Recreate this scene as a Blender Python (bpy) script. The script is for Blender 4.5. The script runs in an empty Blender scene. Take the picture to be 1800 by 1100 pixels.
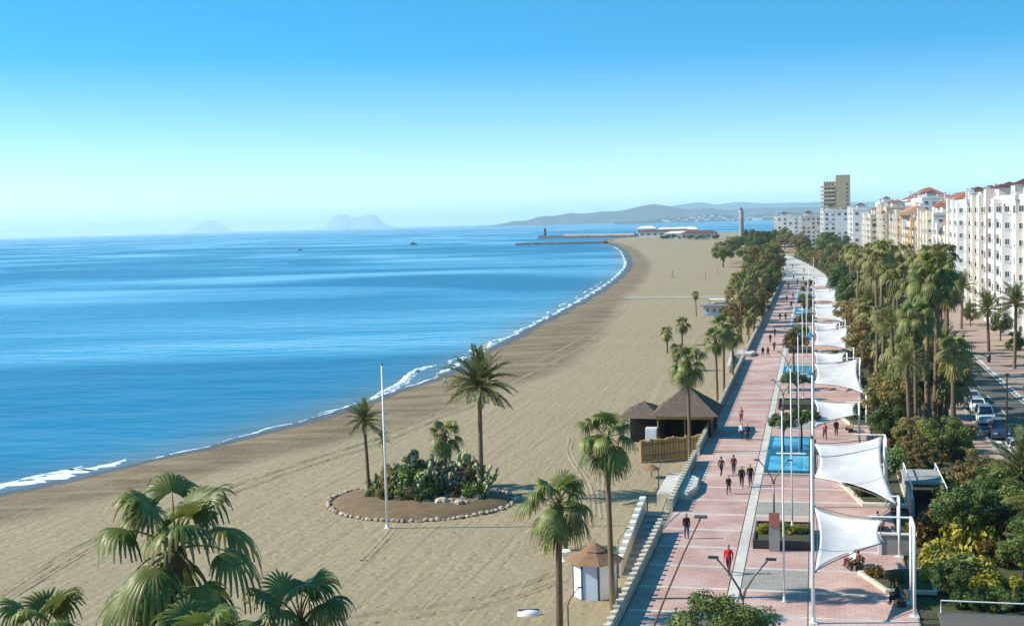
import bpy, math, random
import numpy as np
from mathutils import Matrix, Vector

# ------------------------------------------------------------------ camera, sky, sun, exposure
SC = bpy.context.scene
COL = SC.collection
R = math.radians
random.seed(7)
RNG = np.random.default_rng(7)

FPX, CAMH = 2200.0, 23.0                     # focal length in pixels of a 1800 px wide frame, eye height
YAW, PITCH, ROLL = R(13.636), R(4.097), R(-1.6)
cf = Vector((-math.sin(YAW)*math.cos(PITCH), math.cos(YAW)*math.cos(PITCH), -math.sin(PITCH)))
r0 = Vector((math.cos(YAW), math.sin(YAW), 0)); u0 = r0.cross(cf)
cr = r0*math.cos(ROLL) + u0*math.sin(ROLL); cu = -r0*math.sin(ROLL) + u0*math.cos(ROLL)
cam_d = bpy.data.cameras.new('camera'); cam = bpy.data.objects.new('camera', cam_d); COL.objects.link(cam)
cam_d.sensor_fit = 'HORIZONTAL'; cam_d.sensor_width = 36; cam_d.lens = 36*FPX/1800
cam_d.clip_start = 0.5; cam_d.clip_end = 120000
cam.matrix_world = Matrix(((cr.x, cu.x, -cf.x, 0), (cr.y, cu.y, -cf.y, 0), (cr.z, cu.z, -cf.z, CAMH), (0, 0, 0, 1)))
SC.camera = cam

SUN_EL = R(35.5)
sun_to = Vector((-0.985*math.cos(SUN_EL), -0.17*math.cos(SUN_EL), math.sin(SUN_EL)))     # towards the sun
SUN_AZ = math.atan2(sun_to.x, sun_to.y)                                                  # clockwise from +Y
world = bpy.data.worlds.new('World'); SC.world = world; world.use_nodes = True
wn, wl = world.node_tree.nodes, world.node_tree.links
wn.clear()
wo = wn.new('ShaderNodeOutputWorld'); wb = wn.new('ShaderNodeBackground'); sky = wn.new('ShaderNodeTexSky')
sky.sky_type = 'NISHITA'; sky.sun_disc = False; sky.sun_elevation = SUN_EL; sky.sun_rotation = SUN_AZ
sky.air_density = 1.0; sky.dust_density = 0.3; sky.ozone_density = 3.0; sky.altitude = 0
# the clear, deep sky of the photograph: the blue comes down close to the horizon
tc = wn.new('ShaderNodeTexCoord'); sp = wn.new('ShaderNodeSeparateXYZ'); cb = wn.new('ShaderNodeCombineXYZ')
wl.new(tc.outputs['Generated'], sp.inputs[0])
mx = wn.new('ShaderNodeMath'); mx.operation = 'MULTIPLY'; mx.inputs[1].default_value = 3.9
wl.new(sp.outputs['Z'], mx.inputs[0])
wl.new(sp.outputs['X'], cb.inputs[0]); wl.new(sp.outputs['Y'], cb.inputs[1]); wl.new(mx.outputs[0], cb.inputs[2])
nv = wn.new('ShaderNodeVectorMath'); nv.operation = 'NORMALIZE'; wl.new(cb.outputs[0], nv.inputs[0])
wl.new(nv.outputs[0], sky.inputs['Vector'])
hs = wn.new('ShaderNodeHueSaturation'); hs.inputs['Hue'].default_value = 0.478; hs.inputs['Value'].default_value = 1.25
smr = wn.new('ShaderNodeMapRange'); smr.inputs['From Min'].default_value = 0.0; smr.inputs['From Max'].default_value = 0.13
smr.inputs['To Min'].default_value = 0.72; smr.inputs['To Max'].default_value = 1.46
wl.new(sp.outputs['Z'], smr.inputs['Value']); wl.new(smr.outputs[0], hs.inputs['Saturation'])
wl.new(sky.outputs[0], hs.inputs['Color']); wl.new(hs.outputs[0], wb.inputs['Color'])
wb.inputs['Strength'].default_value = 0.116
wl.new(wb.outputs[0], wo.inputs['Surface'])

sl = bpy.data.lights.new('sun', 'SUN'); sun = bpy.data.objects.new('sun', sl); COL.objects.link(sun)
sl.energy = 4.2; sl.angle = R(0.53); sl.color = (1.0, 0.93, 0.82)
sun.rotation_euler = sun_to.to_track_quat('Z', 'Y').to_euler()
SC.view_settings.view_transform = 'Standard'; SC.view_settings.look = 'None'
SC.view_settings.exposure = 0.92; SC.view_settings.gamma = 1.0; SC.view_settings.use_curve_mapping = False
SC.cycles.use_denoising = True; SC.cycles.max_bounces = 6; SC.cycles.transparent_max_bounces = 8
SC.cycles.volume_bounces = 1; SC.cycles.caustics_reflective = False; SC.cycles.caustics_refractive = False


def at(px, py, z=0.0):
    """World point on the level z seen at a pixel of the 1800 x 1100 photograph (survey of the site)."""
    d = cf + cr*((px-900)/FPX) - cu*((py-550)/FPX)
    t = (z-CAMH)/d.z
    return Vector((d.x*t, d.y*t, z))


def at_y(px, py, Y):
    d = cf + cr*((px-900)/FPX) - cu*((py-550)/FPX)
    t = Y/d.y
    return Vector((d.x*t, Y, CAMH+d.z*t))

# ------------------------------------------------------------------ materials
MATS = {}


def nodes_of(name):
    m = bpy.data.materials.new(name); m.use_nodes = True
    nt = m.node_tree; b = nt.nodes['Principled BSDF']
    return m, nt, b


def mat(name, c1, c2=None, scale=1.0, rough=0.8, bump=0.0, bscale=None, coord='Object', metal=0.0, spec=0.3,
        rnd=0.0, c3=None, s3=0.1, stretch=None, trans=0.0):
    """Principled with two-tone noise, optional large-scale third tone, bump and per-object variation."""
    m, nt, b = nodes_of(name); N, L = nt.nodes, nt.links
    b.inputs['Roughness'].default_value = rough; b.inputs['Metallic'].default_value = metal
    b.inputs['Specular IOR Level'].default_value = spec
    tcn = N.new('ShaderNodeTexCoord')
    if coord == 'World':
        g = N.new('ShaderNodeNewGeometry'); vec = g.outputs['Position']
    else:
        vec = tcn.outputs['Object']
    if stretch:
        mp = N.new('ShaderNodeMapping'); mp.inputs['Scale'].default_value = stretch
        L.new(vec, mp.inputs['Vector']); vec = mp.outputs[0]
    if c2 is None:
        c2 = tuple(x*0.8 for x in c1)
    no = N.new('ShaderNodeTexNoise'); no.inputs['Scale'].default_value = scale; no.inputs['Detail'].default_value = 5
    no.inputs['Roughness'].default_value = 0.65
    L.new(vec, no.inputs['Vector'])
    ra = N.new('ShaderNodeValToRGB'); ra.color_ramp.elements[0].position = 0.35; ra.color_ramp.elements[1].position = 0.65
    ra.color_ramp.elements[0].color = (*c1, 1); ra.color_ramp.elements[1].color = (*c2, 1)
    L.new(no.outputs['Fac'], ra.inputs[0]); out = ra.outputs[0]
    if c3 is not None:
        n3 = N.new('ShaderNodeTexNoise'); n3.inputs['Scale'].default_value = s3; n3.inputs['Detail'].default_value = 3
        L.new(vec, n3.inputs['Vector'])
        r3 = N.new('ShaderNodeValToRGB'); r3.color_ramp.elements[0].position = 0.42; r3.color_ramp.elements[1].position = 0.68
        L.new(n3.outputs['Fac'], r3.inputs[0])
        mi = N.new('ShaderNodeMix'); mi.data_type = 'RGBA'
        L.new(r3.outputs[0], mi.inputs['Factor']); L.new(out, mi.inputs['A']); mi.inputs['B'].default_value = (*c3, 1)
        out = mi.outputs['Result']
    if rnd > 0:
        oi = N.new('ShaderNodeObjectInfo'); h = N.new('ShaderNodeHueSaturation')
        mr = N.new('ShaderNodeMapRange'); mr.inputs['To Min'].default_value = 1-rnd; mr.inputs['To Max'].default_value = 1+rnd
        L.new(oi.outputs['Random'], mr.inputs['Value']); L.new(mr.outputs[0], h.inputs['Value'])
        m2 = N.new('ShaderNodeMapRange'); m2.inputs['To Min'].default_value = 0.5-rnd*0.05; m2.inputs['To Max'].default_value = 0.5+rnd*0.05
        mm = N.new('ShaderNodeMath'); mm.operation = 'FRACT'; ml = N.new('ShaderNodeMath'); ml.operation = 'MULTIPLY'
        ml.inputs[1].default_value = 7.31; L.new(oi.outputs['Random'], ml.inputs[0]); L.new(ml.outputs[0], mm.inputs[0])
        L.new(mm.outputs[0], m2.inputs['Value']); L.new(m2.outputs[0], h.inputs['Hue'])
        L.new(out, h.inputs['Color']); out = h.outputs[0]
    if name in ('red_paving', 'grey_paving'):              # tile joints, stains and sand blown in from the beach
        br = N.new('ShaderNodeTexBrick'); br.inputs['Scale'].default_value = 1.0; br.inputs['Brick Width'].default_value = 0.6; br.inputs['Row Height'].default_value = 0.4
        br.inputs['Mortar Size'].default_value = 0.02; br.inputs['Color1'].default_value = (1, 1, 1, 1); br.inputs['Color2'].default_value = (0.88, 0.88, 0.88, 1); br.inputs['Mortar'].default_value = (0.6, 0.6, 0.6, 1)
        L.new(vec, br.inputs['Vector'])
        mu = N.new('ShaderNodeMix'); mu.data_type = 'RGBA'; mu.blend_type = 'MULTIPLY'; mu.inputs['Factor'].default_value = 0.8
        L.new(out, mu.inputs['A']); L.new(br.outputs['Color'], mu.inputs['B']); out = mu.outputs['Result']
        ns = N.new('ShaderNodeTexNoise'); ns.inputs['Scale'].default_value = 0.55; ns.inputs['Detail'].default_value = 7; ns.inputs['Roughness'].default_value = 0.75; L.new(vec, ns.inputs['Vector'])
        for p0, p1, cc, am_ in ((0.56, 0.74, (0.46, 0.37, 0.26, 1), 0.75), (0.46, 0.30, (0.20, 0.13, 0.11, 1), 0.55)):
            mr_ = N.new('ShaderNodeMapRange'); mr_.inputs['From Min'].default_value = p0; mr_.inputs['From Max'].default_value = p1; mr_.inputs['To Max'].default_value = am_
            L.new(ns.outputs['Fac'], mr_.inputs['Value'])
            mj = N.new('ShaderNodeMix'); mj.data_type = 'RGBA'; L.new(mr_.outputs[0], mj.inputs['Factor']); L.new(out, mj.inputs['A']); mj.inputs['B'].default_value = cc; out = mj.outputs['Result']
    L.new(out, b.inputs['Base Color'])
    if bump > 0:
        nb = N.new('ShaderNodeTexNoise'); nb.inputs['Scale'].default_value = bscale or scale*3; nb.inputs['Detail'].default_value = 4
        L.new(vec, nb.inputs['Vector'])
        bp = N.new('ShaderNodeBump'); bp.inputs['Strength'].default_value = bump; bp.inputs['Distance'].default_value = 0.1
        L.new(nb.outputs['Fac'], bp.inputs['Height']); L.new(bp.outputs[0], b.inputs['Normal'])
    if trans > 0:
        tr = N.new('ShaderNodeBsdfTranslucent'); L.new(out, tr.inputs['Color'])
        ms = N.new('ShaderNodeMixShader'); ms.inputs[0].default_value = trans
        L.new(b.outputs[0], ms.inputs[1]); L.new(tr.outputs[0], ms.inputs[2])
        L.new(ms.outputs[0], N['Material Output'].inputs['Surface'])
    MATS[name] = m
    return m


def plain(name, c, rough=0.6, metal=0.0, spec=0.4):
    return mat(name, c, tuple(x*0.86 for x in c), 3.0, rough, metal=metal, spec=spec)


mat('red_paving', (0.50, 0.31, 0.26), (0.40, 0.24, 0.20), 2.2, 0.85, 0.05, 30, 'World', rnd=0.07, c3=(0.56, 0.39, 0.33), s3=0.22)
mat('grey_paving', (0.36, 0.34, 0.29), (0.28, 0.265, 0.235), 2.2, 0.85, 0.05, 30, 'World', rnd=0.06)
mat('pale_paving', (0.60, 0.55, 0.47), (0.48, 0.44, 0.38), 2.0, 0.8, 0.05, 30, 'World', c3=(0.42, 0.40, 0.37), s3=0.3)
mat('joint', (0.30, 0.22, 0.18), (0.22, 0.18, 0.15), 1.5, 0.9, 0.0, None, 'World')
mat('cream_stone', (0.62, 0.56, 0.43), (0.48, 0.43, 0.34), 1.2, 0.8, 0.1, 8, 'World')
mat('concrete', (0.34, 0.33, 0.30), (0.24, 0.235, 0.22), 0.8, 0.85, 0.1, 6, 'World')
mat('asphalt', (0.115, 0.105, 0.09), (0.085, 0.08, 0.07), 1.2, 0.9, 0.1, 20, 'World', c3=(0.14, 0.125, 0.10), s3=0.15)
mat('sidewalk', (0.36, 0.26, 0.20), (0.28, 0.21, 0.17), 1.5, 0.85, 0.05, 10, 'World')
mat('road_paint', (0.7, 0.68, 0.62), (0.5, 0.48, 0.44), 3, 0.7, coord='World')
mat('soil', (0.075, 0.062, 0.035), (0.045, 0.048, 0.022), 0.5, 0.95, 0.4, 3, 'World', c3=(0.06, 0.075, 0.025), s3=0.15)
mat('mound_soil', (0.18, 0.125, 0.068), (0.13, 0.088, 0.046), 0.9, 0.95, 0.3, 5, 'World')
mat('rock', (0.50, 0.40, 0.30), (0.30, 0.23, 0.17), 2.0, 0.9, 0.4, 5, rnd=0.3)
mat('dark_rock', (0.055, 0.06, 0.062), (0.03, 0.032, 0.035), 0.4, 0.9, 0.3, 1)
plain('white_paint', (0.80, 0.79, 0.76), 0.4)
plain('grey_metal', (0.16, 0.16, 0.155), 0.45, 0.6)
plain('dark_metal', (0.045, 0.045, 0.045), 0.5, 0.3)
plain('lamp_glass', (0.5, 0.5, 0.48), 0.2)
mat('sailcloth', (0.70, 0.69, 0.67), (0.64, 0.63, 0.61), 0.7, 0.75, 0.25, 1.4, trans=0.25, c3=(0.58, 0.57, 0.55), s3=0.35)
mat('thatch', (0.155, 0.115, 0.085), (0.095, 0.07, 0.052), 3, 0.95, 0.6, 9, stretch=(1, 1, 4))
mat('thatch_red', (0.27, 0.155, 0.085), (0.19, 0.105, 0.06), 3, 0.9, 0.5, 9)
mat('reed', (0.40, 0.29, 0.125), (0.31, 0.215, 0.09), 2, 0.9, 0.3, 10, rnd=0.12)
mat('timber', (0.20, 0.13, 0.075), (0.13, 0.085, 0.05), 3, 0.8, 0.2, 10)
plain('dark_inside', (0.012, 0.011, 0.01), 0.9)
mat('kiosk_white', (0.74, 0.75, 0.76), (0.66, 0.68, 0.70), 1.2, 0.6)
mat('kiosk_blue', (0.50, 0.58, 0.68), (0.42, 0.50, 0.60), 1.2, 0.5)
plain('dark_blue', (0.04, 0.10, 0.20), 0.6)
mat('pool_tile', (0.012, 0.13, 0.20), (0.010, 0.10, 0.16), 1.5, 0.35, coord='World')
plain('pool_dark', (0.012, 0.11, 0.17), 0.4)
plain('plastic_white', (0.78, 0.78, 0.76), 0.35)
plain('red_sign', (0.42, 0.14, 0.11), 0.5)
plain('green_cloth', (0.02, 0.14, 0.07), 0.7)
# foliage
mat('fan_leaf', (0.113, 0.169, 0.027), (0.060, 0.106, 0.018), 1.1, 0.45, spec=0.4, rnd=0.28, trans=0.3, c3=(0.225, 0.237, 0.056), s3=0.8)
mat('fan_leaf_tip', (0.26, 0.24, 0.10), (0.18, 0.16, 0.06), 2, 0.6, rnd=0.2, trans=0.3)
mat('fan_leaf_far', (0.194, 0.215, 0.055), (0.096, 0.131, 0.029), 1.0, 0.5, rnd=0.3, trans=0.28, c3=(0.321, 0.261, 0.084), s3=0.5)
mat('date_leaf', (0.127, 0.167, 0.045), (0.068, 0.103, 0.029), 1.5, 0.5, rnd=0.22, trans=0.25, c3=(0.220, 0.208, 0.072), s3=0.7)
mat('petiole', (0.22, 0.17, 0.05), (0.15, 0.12, 0.035), 2, 0.6)
mat('dead_leaf', (0.17, 0.105, 0.05), (0.10, 0.062, 0.03), 2, 0.9, rnd=0.2)
mat('palm_trunk', (0.22, 0.155, 0.10), (0.135, 0.095, 0.065), 4, 0.9, 0.8, 9, stretch=(1, 1, 6), rnd=0.18)
mat('bark', (0.13, 0.10, 0.07), (0.075, 0.058, 0.042), 4, 0.9, 0.6, 10)
mat('leaf_dark', (0.072, 0.117, 0.030), (0.036, 0.066, 0.018), 0.9, 0.5, rnd=0.25, trans=0.2, c3=(0.116, 0.160, 0.038), s3=0.5)
mat('leaf_green', (0.133, 0.200, 0.043), (0.068, 0.116, 0.025), 0.9, 0.5, rnd=0.28, trans=0.25, c3=(0.242, 0.263, 0.059), s3=0.5)
mat('leaf_olive', (0.233, 0.204, 0.066), (0.123, 0.116, 0.039), 0.9, 0.6, rnd=0.25, trans=0.25, c3=(0.334, 0.224, 0.078), s3=0.6)
mat('leaf_brown', (0.160, 0.116, 0.040), (0.083, 0.073, 0.024), 0.9, 0.6, rnd=0.22, trans=0.25, c3=(0.220, 0.110, 0.033), s3=0.6)
mat('leaf_yellow', (0.36, 0.31, 0.035), (0.17, 0.19, 0.022), 1.6, 0.5, rnd=0.15, trans=0.3, c3=(0.50, 0.42, 0.05), s3=1.4)
mat('leaf_orange', (0.10, 0.105, 0.022), (0.055, 0.075, 0.016), 1.2, 0.5, rnd=0.15, trans=0.25, c3=(0.34, 0.13, 0.03), s3=1.0)
mat('cactus', (0.288, 0.335, 0.181), (0.163, 0.217, 0.105), 1.3, 0.6, rnd=0.2, c3=(0.384, 0.362, 0.217), s3=0.8)
# buildings
for nm, c in (('wall_white', (0.80, 0.79, 0.77)), ('wall_cream', (0.76, 0.68, 0.52)), ('wall_beige', (0.62, 0.52, 0.40)),
              ('wall_pink', (0.70, 0.58, 0.51)), ('wall_tan', (0.52, 0.41, 0.25)), ('wall_ochre', (0.64, 0.46, 0.25)),
              ('wall_grey', (0.30, 0.29, 0.29)), ('wall_pale', (0.72, 0.66, 0.58))):
    mat(nm, c, tuple(x*0.9 for x in c), 0.25, 0.85, 0.03, 4, 'World', c3=tuple(x*0.82 for x in c), s3=0.12)
mat('roof_tile', (0.30, 0.12, 0.075), (0.19, 0.075, 0.05), 1.5, 0.85, 0.4, 4)
mat('roof_dark', (0.125, 0.045, 0.04), (0.075, 0.03, 0.03), 1.5, 0.85, 0.4, 4)
mat('roof_orange', (0.36, 0.20, 0.12), (0.28, 0.15, 0.09), 1.5, 0.85, 0.4, 4)
plain('pane', (0.07, 0.085, 0.10), 0.12, spec=0.6)
plain('shutter', (0.14, 0.10, 0.065), 0.6)
plain('awning_green', (0.03, 0.16, 0.09), 0.8)
plain('awning_orange', (0.45, 0.18, 0.06), 0.8)
# people, vehicles
for nm, c in (('skin', (0.50, 0.30, 0.20)), ('hair_dark', (0.02, 0.015, 0.012)), ('hair_grey', (0.25, 0.23, 0.21)), ('shoe', (0.03, 0.028, 0.025)),
              ('cloth_red', (0.55, 0.02, 0.045)), ('cloth_black', (0.018, 0.018, 0.02)), ('cloth_navy', (0.025, 0.03, 0.07)),
              ('cloth_jean', (0.06, 0.09, 0.16)), ('cloth_white', (0.75, 0.74, 0.72)), ('cloth_brown', (0.11, 0.06, 0.04)),
              ('cloth_grey', (0.16, 0.16, 0.17)), ('cloth_maroon', (0.16, 0.03, 0.04)), ('cloth_pink', (0.55, 0.25, 0.25)), ('cloth_blue', (0.07, 0.16, 0.38))):
    plain(nm, c, 0.85, spec=0.15)
plain('car_white', (0.78, 0.78, 0.77), 0.25, spec=0.6)
plain('car_blue', (0.03, 0.05, 0.11), 0.2, spec=0.6)
plain('car_silver', (0.45, 0.46, 0.47), 0.25, 0.4, 0.6)
plain('car_black', (0.02, 0.02, 0.022), 0.2, spec=0.6)
plain('tyre', (0.018, 0.018, 0.018), 0.9)
plain('rim', (0.4, 0.4, 0.41), 0.3, 0.8)
plain('car_glass', (0.02, 0.024, 0.028), 0.06, spec=0.8)
plain('head_glass', (0.6, 0.6, 0.6), 0.1)
plain('tail_glass', (0.35, 0.015, 0.015), 0.2)
M = MATS

# ------------------------------------------------------------------ mesh builder


class MB:
    def __init__(self):
        self.v, self.f, self.m = [], [], []

    def poly(self, pts, mi=0):
        n = len(self.v); self.v += [tuple(p) for p in pts]; self.f.append(tuple(range(n, n+len(pts)))); self.m.append(mi)

    def box(self, x0, y0, z0, x1, y1, z1, mi=0):
        n = len(self.v)
        self.v += [(x0, y0, z0), (x1, y0, z0), (x1, y1, z0), (x0, y1, z0), (x0, y0, z1), (x1, y0, z1), (x1, y1, z1), (x0, y1, z1)]
        for q in ((0, 3, 2, 1), (4, 5, 6, 7), (0, 1, 5, 4), (1, 2, 6, 5), (2, 3, 7, 6), (3, 0, 4, 7)):
            self.f.append(tuple(n+i for i in q)); self.m.append(mi)
        return self

    def prism(self, pts, z0, z1, mi=0):
        k = len(pts); n = len(self.v)
        self.v += [(p[0], p[1], z0) for p in pts] + [(p[0], p[1], z1) for p in pts]
        self.f.append(tuple(n+i for i in reversed(range(k)))); self.m.append(mi)
        self.f.append(tuple(n+k+i for i in range(k))); self.m.append(mi)
        for i in range(k):
            j = (i+1) % k
            self.f.append((n+i, n+j, n+k+j, n+k+i)); self.m.append(mi)
        return self

    def tube(self, path, rad, n=8, mi=0, cap=True):
        path = [Vector(p) for p in path]
        if not hasattr(rad, '__len__'):
            rad = [rad]*len(path)
        rings = []
        ref = Vector((0.13, 0.97, 0.2))
        for i, p in enumerate(path):
            d = (path[min(i+1, len(path)-1)]-path[max(i-1, 0)]).normalized()
            a = d.cross(ref)
            if a.length < 1e-3:
                a = d.cross(Vector((1, 0, 0)))
            a.normalize(); b = d.cross(a)
            s = len(self.v)
            for k in range(n):
                t = 2*math.pi*k/n
                self.v.append(tuple(p+(a*math.cos(t)+b*math.sin(t))*rad[i]))
            rings.append(s)
        for i in range(len(rings)-1):
            for k in range(n):
                k2 = (k+1) % n
                self.f.append((rings[i]+k, rings[i+1]+k, rings[i+1]+k2, rings[i]+k2)); self.m.append(mi)
        if cap:
            self.f.append(tuple(rings[0]+k for k in range(n))); self.m.append(mi)
            self.f.append(tuple(rings[-1]+k for k in reversed(range(n)))); self.m.append(mi)
        return self

    def lathe(self, prof, n=12, mi=0, c=(0, 0, 0)):
        rings = []
        for (r, z) in prof:
            s = len(self.v); rings.append(s)
            for k in range(n):
                t = 2*math.pi*k/n
                self.v.append((c[0]+r*math.cos(t), c[1]+r*math.sin(t), c[2]+z))
        for i in range(len(rings)-1):
            for k in range(n):
                k2 = (k+1) % n
                self.f.append((rings[i]+k, rings[i]+k2, rings[i+1]+k2, rings[i+1]+k)); self.m.append(mi)
        self.f.append(tuple(rings[0]+k for k in reversed(range(n)))); self.m.append(mi)
        self.f.append(tuple(rings[-1]+k for k in range(n))); self.m.append(mi)
        return self

    def mesh(self, name, mats, smooth=False):
        me = bpy.data.meshes.new(name); me.from_pydata(self.v, [], self.f)
        for m in mats:
            me.materials.append(M[m] if isinstance(m, str) else m)
        if len(mats) > 1:
            me.polygons.foreach_set('material_index', self.m)
        if smooth:
            me.polygons.foreach_set('use_smooth', [True]*len(self.f))
        me.update()
        return me


def obj(name, me, parent=None, loc=None, rot=None, scale=None):
    o = bpy.data.objects.new(name, me); COL.objects.link(o)
    if parent is not None:
        o.parent = parent
    if loc is not None:
        o.location = loc
    if rot is not None:
        o.rotation_euler = rot
    if scale is not None:
        o.scale = scale if hasattr(scale, '__len__') else (scale,)*3
    return o


def tag(o, label, cat, group=None):
    o['label'] = label; o['category'] = cat
    if group:
        o['group'] = group
    return o


def thing(name, label, cat, loc=(0, 0, 0), rz=0.0, group=None, scale=None):
    o = obj(name, None, None, loc, (0, 0, rz), scale)
    o.empty_display_size = 0.3
    return tag(o, label, cat, group)


def struct(name, me, kind='structure'):
    o = obj(name, me); o['kind'] = kind
    return o


ORD = ['nearest', 'second', 'third', 'fourth', 'fifth', 'sixth', 'seventh', 'eighth', 'ninth', 'tenth', 'eleventh', 'twelfth',
       'thirteenth', 'fourteenth', 'fifteenth', 'sixteenth', 'seventeenth', 'eighteenth', 'nineteenth', 'twentieth']
TENS = ['', '', 'twenty', 'thirty', 'forty', 'fifty', 'sixty', 'seventy', 'eighty', 'ninety']


def nth(i):
    if i < 20:
        return ORD[i]
    i += 1
    if i % 10 == 0:
        return TENS[i//10][:-1]+'ieth'
    return TENS[i//10]+'-'+(['first']+ORD[1:9])[i % 10-1]


def smooth_interp(xs, ys, q):
    """Catmull-Rom through points (xs rising)."""
    xs, ys, q = np.asarray(xs, float), np.asarray(ys, float), np.atleast_1d(np.asarray(q, float))
    m = np.gradient(ys, xs)
    i = np.clip(np.searchsorted(xs, q)-1, 0, len(xs)-2)
    h = xs[i+1]-xs[i]; t = np.clip((q-xs[i])/h, 0, 1)
    return ((2*t**3-3*t**2+1)*ys[i]+(t**3-2*t**2+t)*h*m[i]+(-2*t**3+3*t**2)*ys[i+1]+(t**3-t**2)*h*m[i+1])

# ------------------------------------------------------------------ sea, beach, land, far coast
SEA_Z = -2.5
SHX = [-60, 0, 60, 108, 125, 149, 175, 195, 250, 290, 367, 475, 600, 715, 880, 1056, 1300, 1500, 1700, 2050]
SHV = [-150, -117, -93, -79.5, -73.5, -67.5, -64.3, -62.6, -65.2, -67.5, -71.5, -79, -91, -105, -131, -160, -208, -250, -272, -250]


def shore(Y):
    return smooth_interp(SHX, SHV, Y)


def make_sea():
    m, nt, b = nodes_of('sea_water'); N, L = nt.nodes, nt.links
    b.inputs['Roughness'].default_value = 0.22; b.inputs['IOR'].default_value = 1.33
    g = N.new('ShaderNodeNewGeometry')
    mp = N.new('ShaderNodeMapping'); mp.inputs['Scale'].default_value = (0.0030, 0.0048, 1); mp.inputs['Rotation'].default_value = (0, 0, R(-25))
    L.new(g.outputs['Position'], mp.inputs['Vector'])
    no = N.new('ShaderNodeTexNoise'); no.inputs['Scale'].default_value = 1.0; no.inputs['Detail'].default_value = 2.5; no.inputs['Distortion'].default_value = 1.2
    L.new(mp.outputs[0], no.inputs['Vector'])
    ra = N.new('ShaderNodeValToRGB'); ra.color_ramp.elements[0].position = 0.36; ra.color_ramp.elements[1].position = 0.66
    ra.color_ramp.elements[0].color = (0.003, 0.125, 0.24, 1); ra.color_ramp.elements[1].color = (0.016, 0.27, 0.42, 1)
    L.new(no.outputs['Fac'], ra.inputs[0])
    # sand shows through the shallow water along the shore
    at_ = N.new('ShaderNodeAttribute'); at_.attribute_name = 'shallow'
    mi = N.new('ShaderNodeMix'); mi.data_type = 'RGBA'; mi.inputs['B'].default_value = (0.10, 0.15, 0.16, 1)
    L.new(at_.outputs['Fac'], mi.inputs['Factor']); L.new(ra.outputs[0], mi.inputs['A']); L.new(mi.outputs['Result'], b.inputs['Base Color'])
    rr = N.new('ShaderNodeMapRange'); rr.inputs['From Min'].default_value = 0.4; rr.inputs['From Max'].default_value = 0.62
    rr.inputs['To Min'].default_value = 0.34; rr.inputs['To Max'].default_value = 0.16
    L.new(no.outputs['Fac'], rr.inputs['Value']); L.new(rr.outputs[0], b.inputs['Roughness'])
    prev = None
    for sc_, st, di, ro in (((0.05, 0.11, 1), 0.7, 1.2, 25), ((0.25, 0.6, 1), 0.55, 0.35, 15), ((0.012, 0.03, 1), 0.35, 3.0, 30)):
        q = N.new('ShaderNodeMapping'); q.inputs['Scale'].default_value = sc_; q.inputs['Rotation'].default_value = (0, 0, R(ro))
        L.new(g.outputs['Position'], q.inputs['Vector'])
        w = N.new('ShaderNodeTexNoise'); w.inputs['Scale'].default_value = 1; w.inputs['Detail'].default_value = 3; L.new(q.outputs[0], w.inputs['Vector'])
        bp = N.new('ShaderNodeBump'); bp.inputs['Strength'].default_value = st; bp.inputs['Distance'].default_value = di
        L.new(w.outputs['Fac'], bp.inputs['Height'])
        if prev:
            L.new(prev.outputs[0], bp.inputs['Normal'])
        prev = bp
    L.new(prev.outputs[0], b.inputs['Normal'])
    M['sea_water'] = m
    Ys = np.concatenate([np.arange(-60, 520, 6.0), np.arange(520, 2051, 15.0)])
    xs = shore(Ys)
    D = np.array([14, 3, 0, -3, -6, -10, -16, -25, -40, -70, -120, -250, -500, -1000, -2500, -6000, -20000, -62000.0])
    V, Fc, sh = [], [], []
    for y, x in zip(Ys, xs):
        for d in D:
            V.append((x+d, y, SEA_Z)); sh.append(math.exp(min(0, d+2)/5.0) if d < 3 else 1.0)
    n = len(D)
    for i in range(len(Ys)-1):
        for j in range(n-1):
            a = i*n+j
            Fc.append((a+1, a, a+n, a+n+1))
    # open water beyond the far coast
    s = len(V)
    xe = float(xs[-1])
    for p in ((xe-62000, 2050), (xe+14, 2050), (62000, 2050), (62000, 62000), (xe-62000, 62000)):
        V.append((p[0], p[1], SEA_Z)); sh.append(0)
    Fc.append((s, s+1, s+2, s+3, s+4))
    me = bpy.data.meshes.new('sea'); me.from_pydata(V, [], Fc); me.materials.append(m)
    a = me.attributes.new('shallow', 'FLOAT', 'POINT'); a.data.foreach_set('value', sh)
    struct('sea', me)


def beach_z(x, y, xs=None):
    if xs is None:
        xs = float(shore(y)[0])
    d = x-xs
    if d < 0:
        return SEA_Z+d*0.05
    return SEA_Z + 0.95*(1-math.exp(-d/14.0)) + 0.12*math.sin(y*0.045+x*0.03)*min(1, d/20)*0.6


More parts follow.
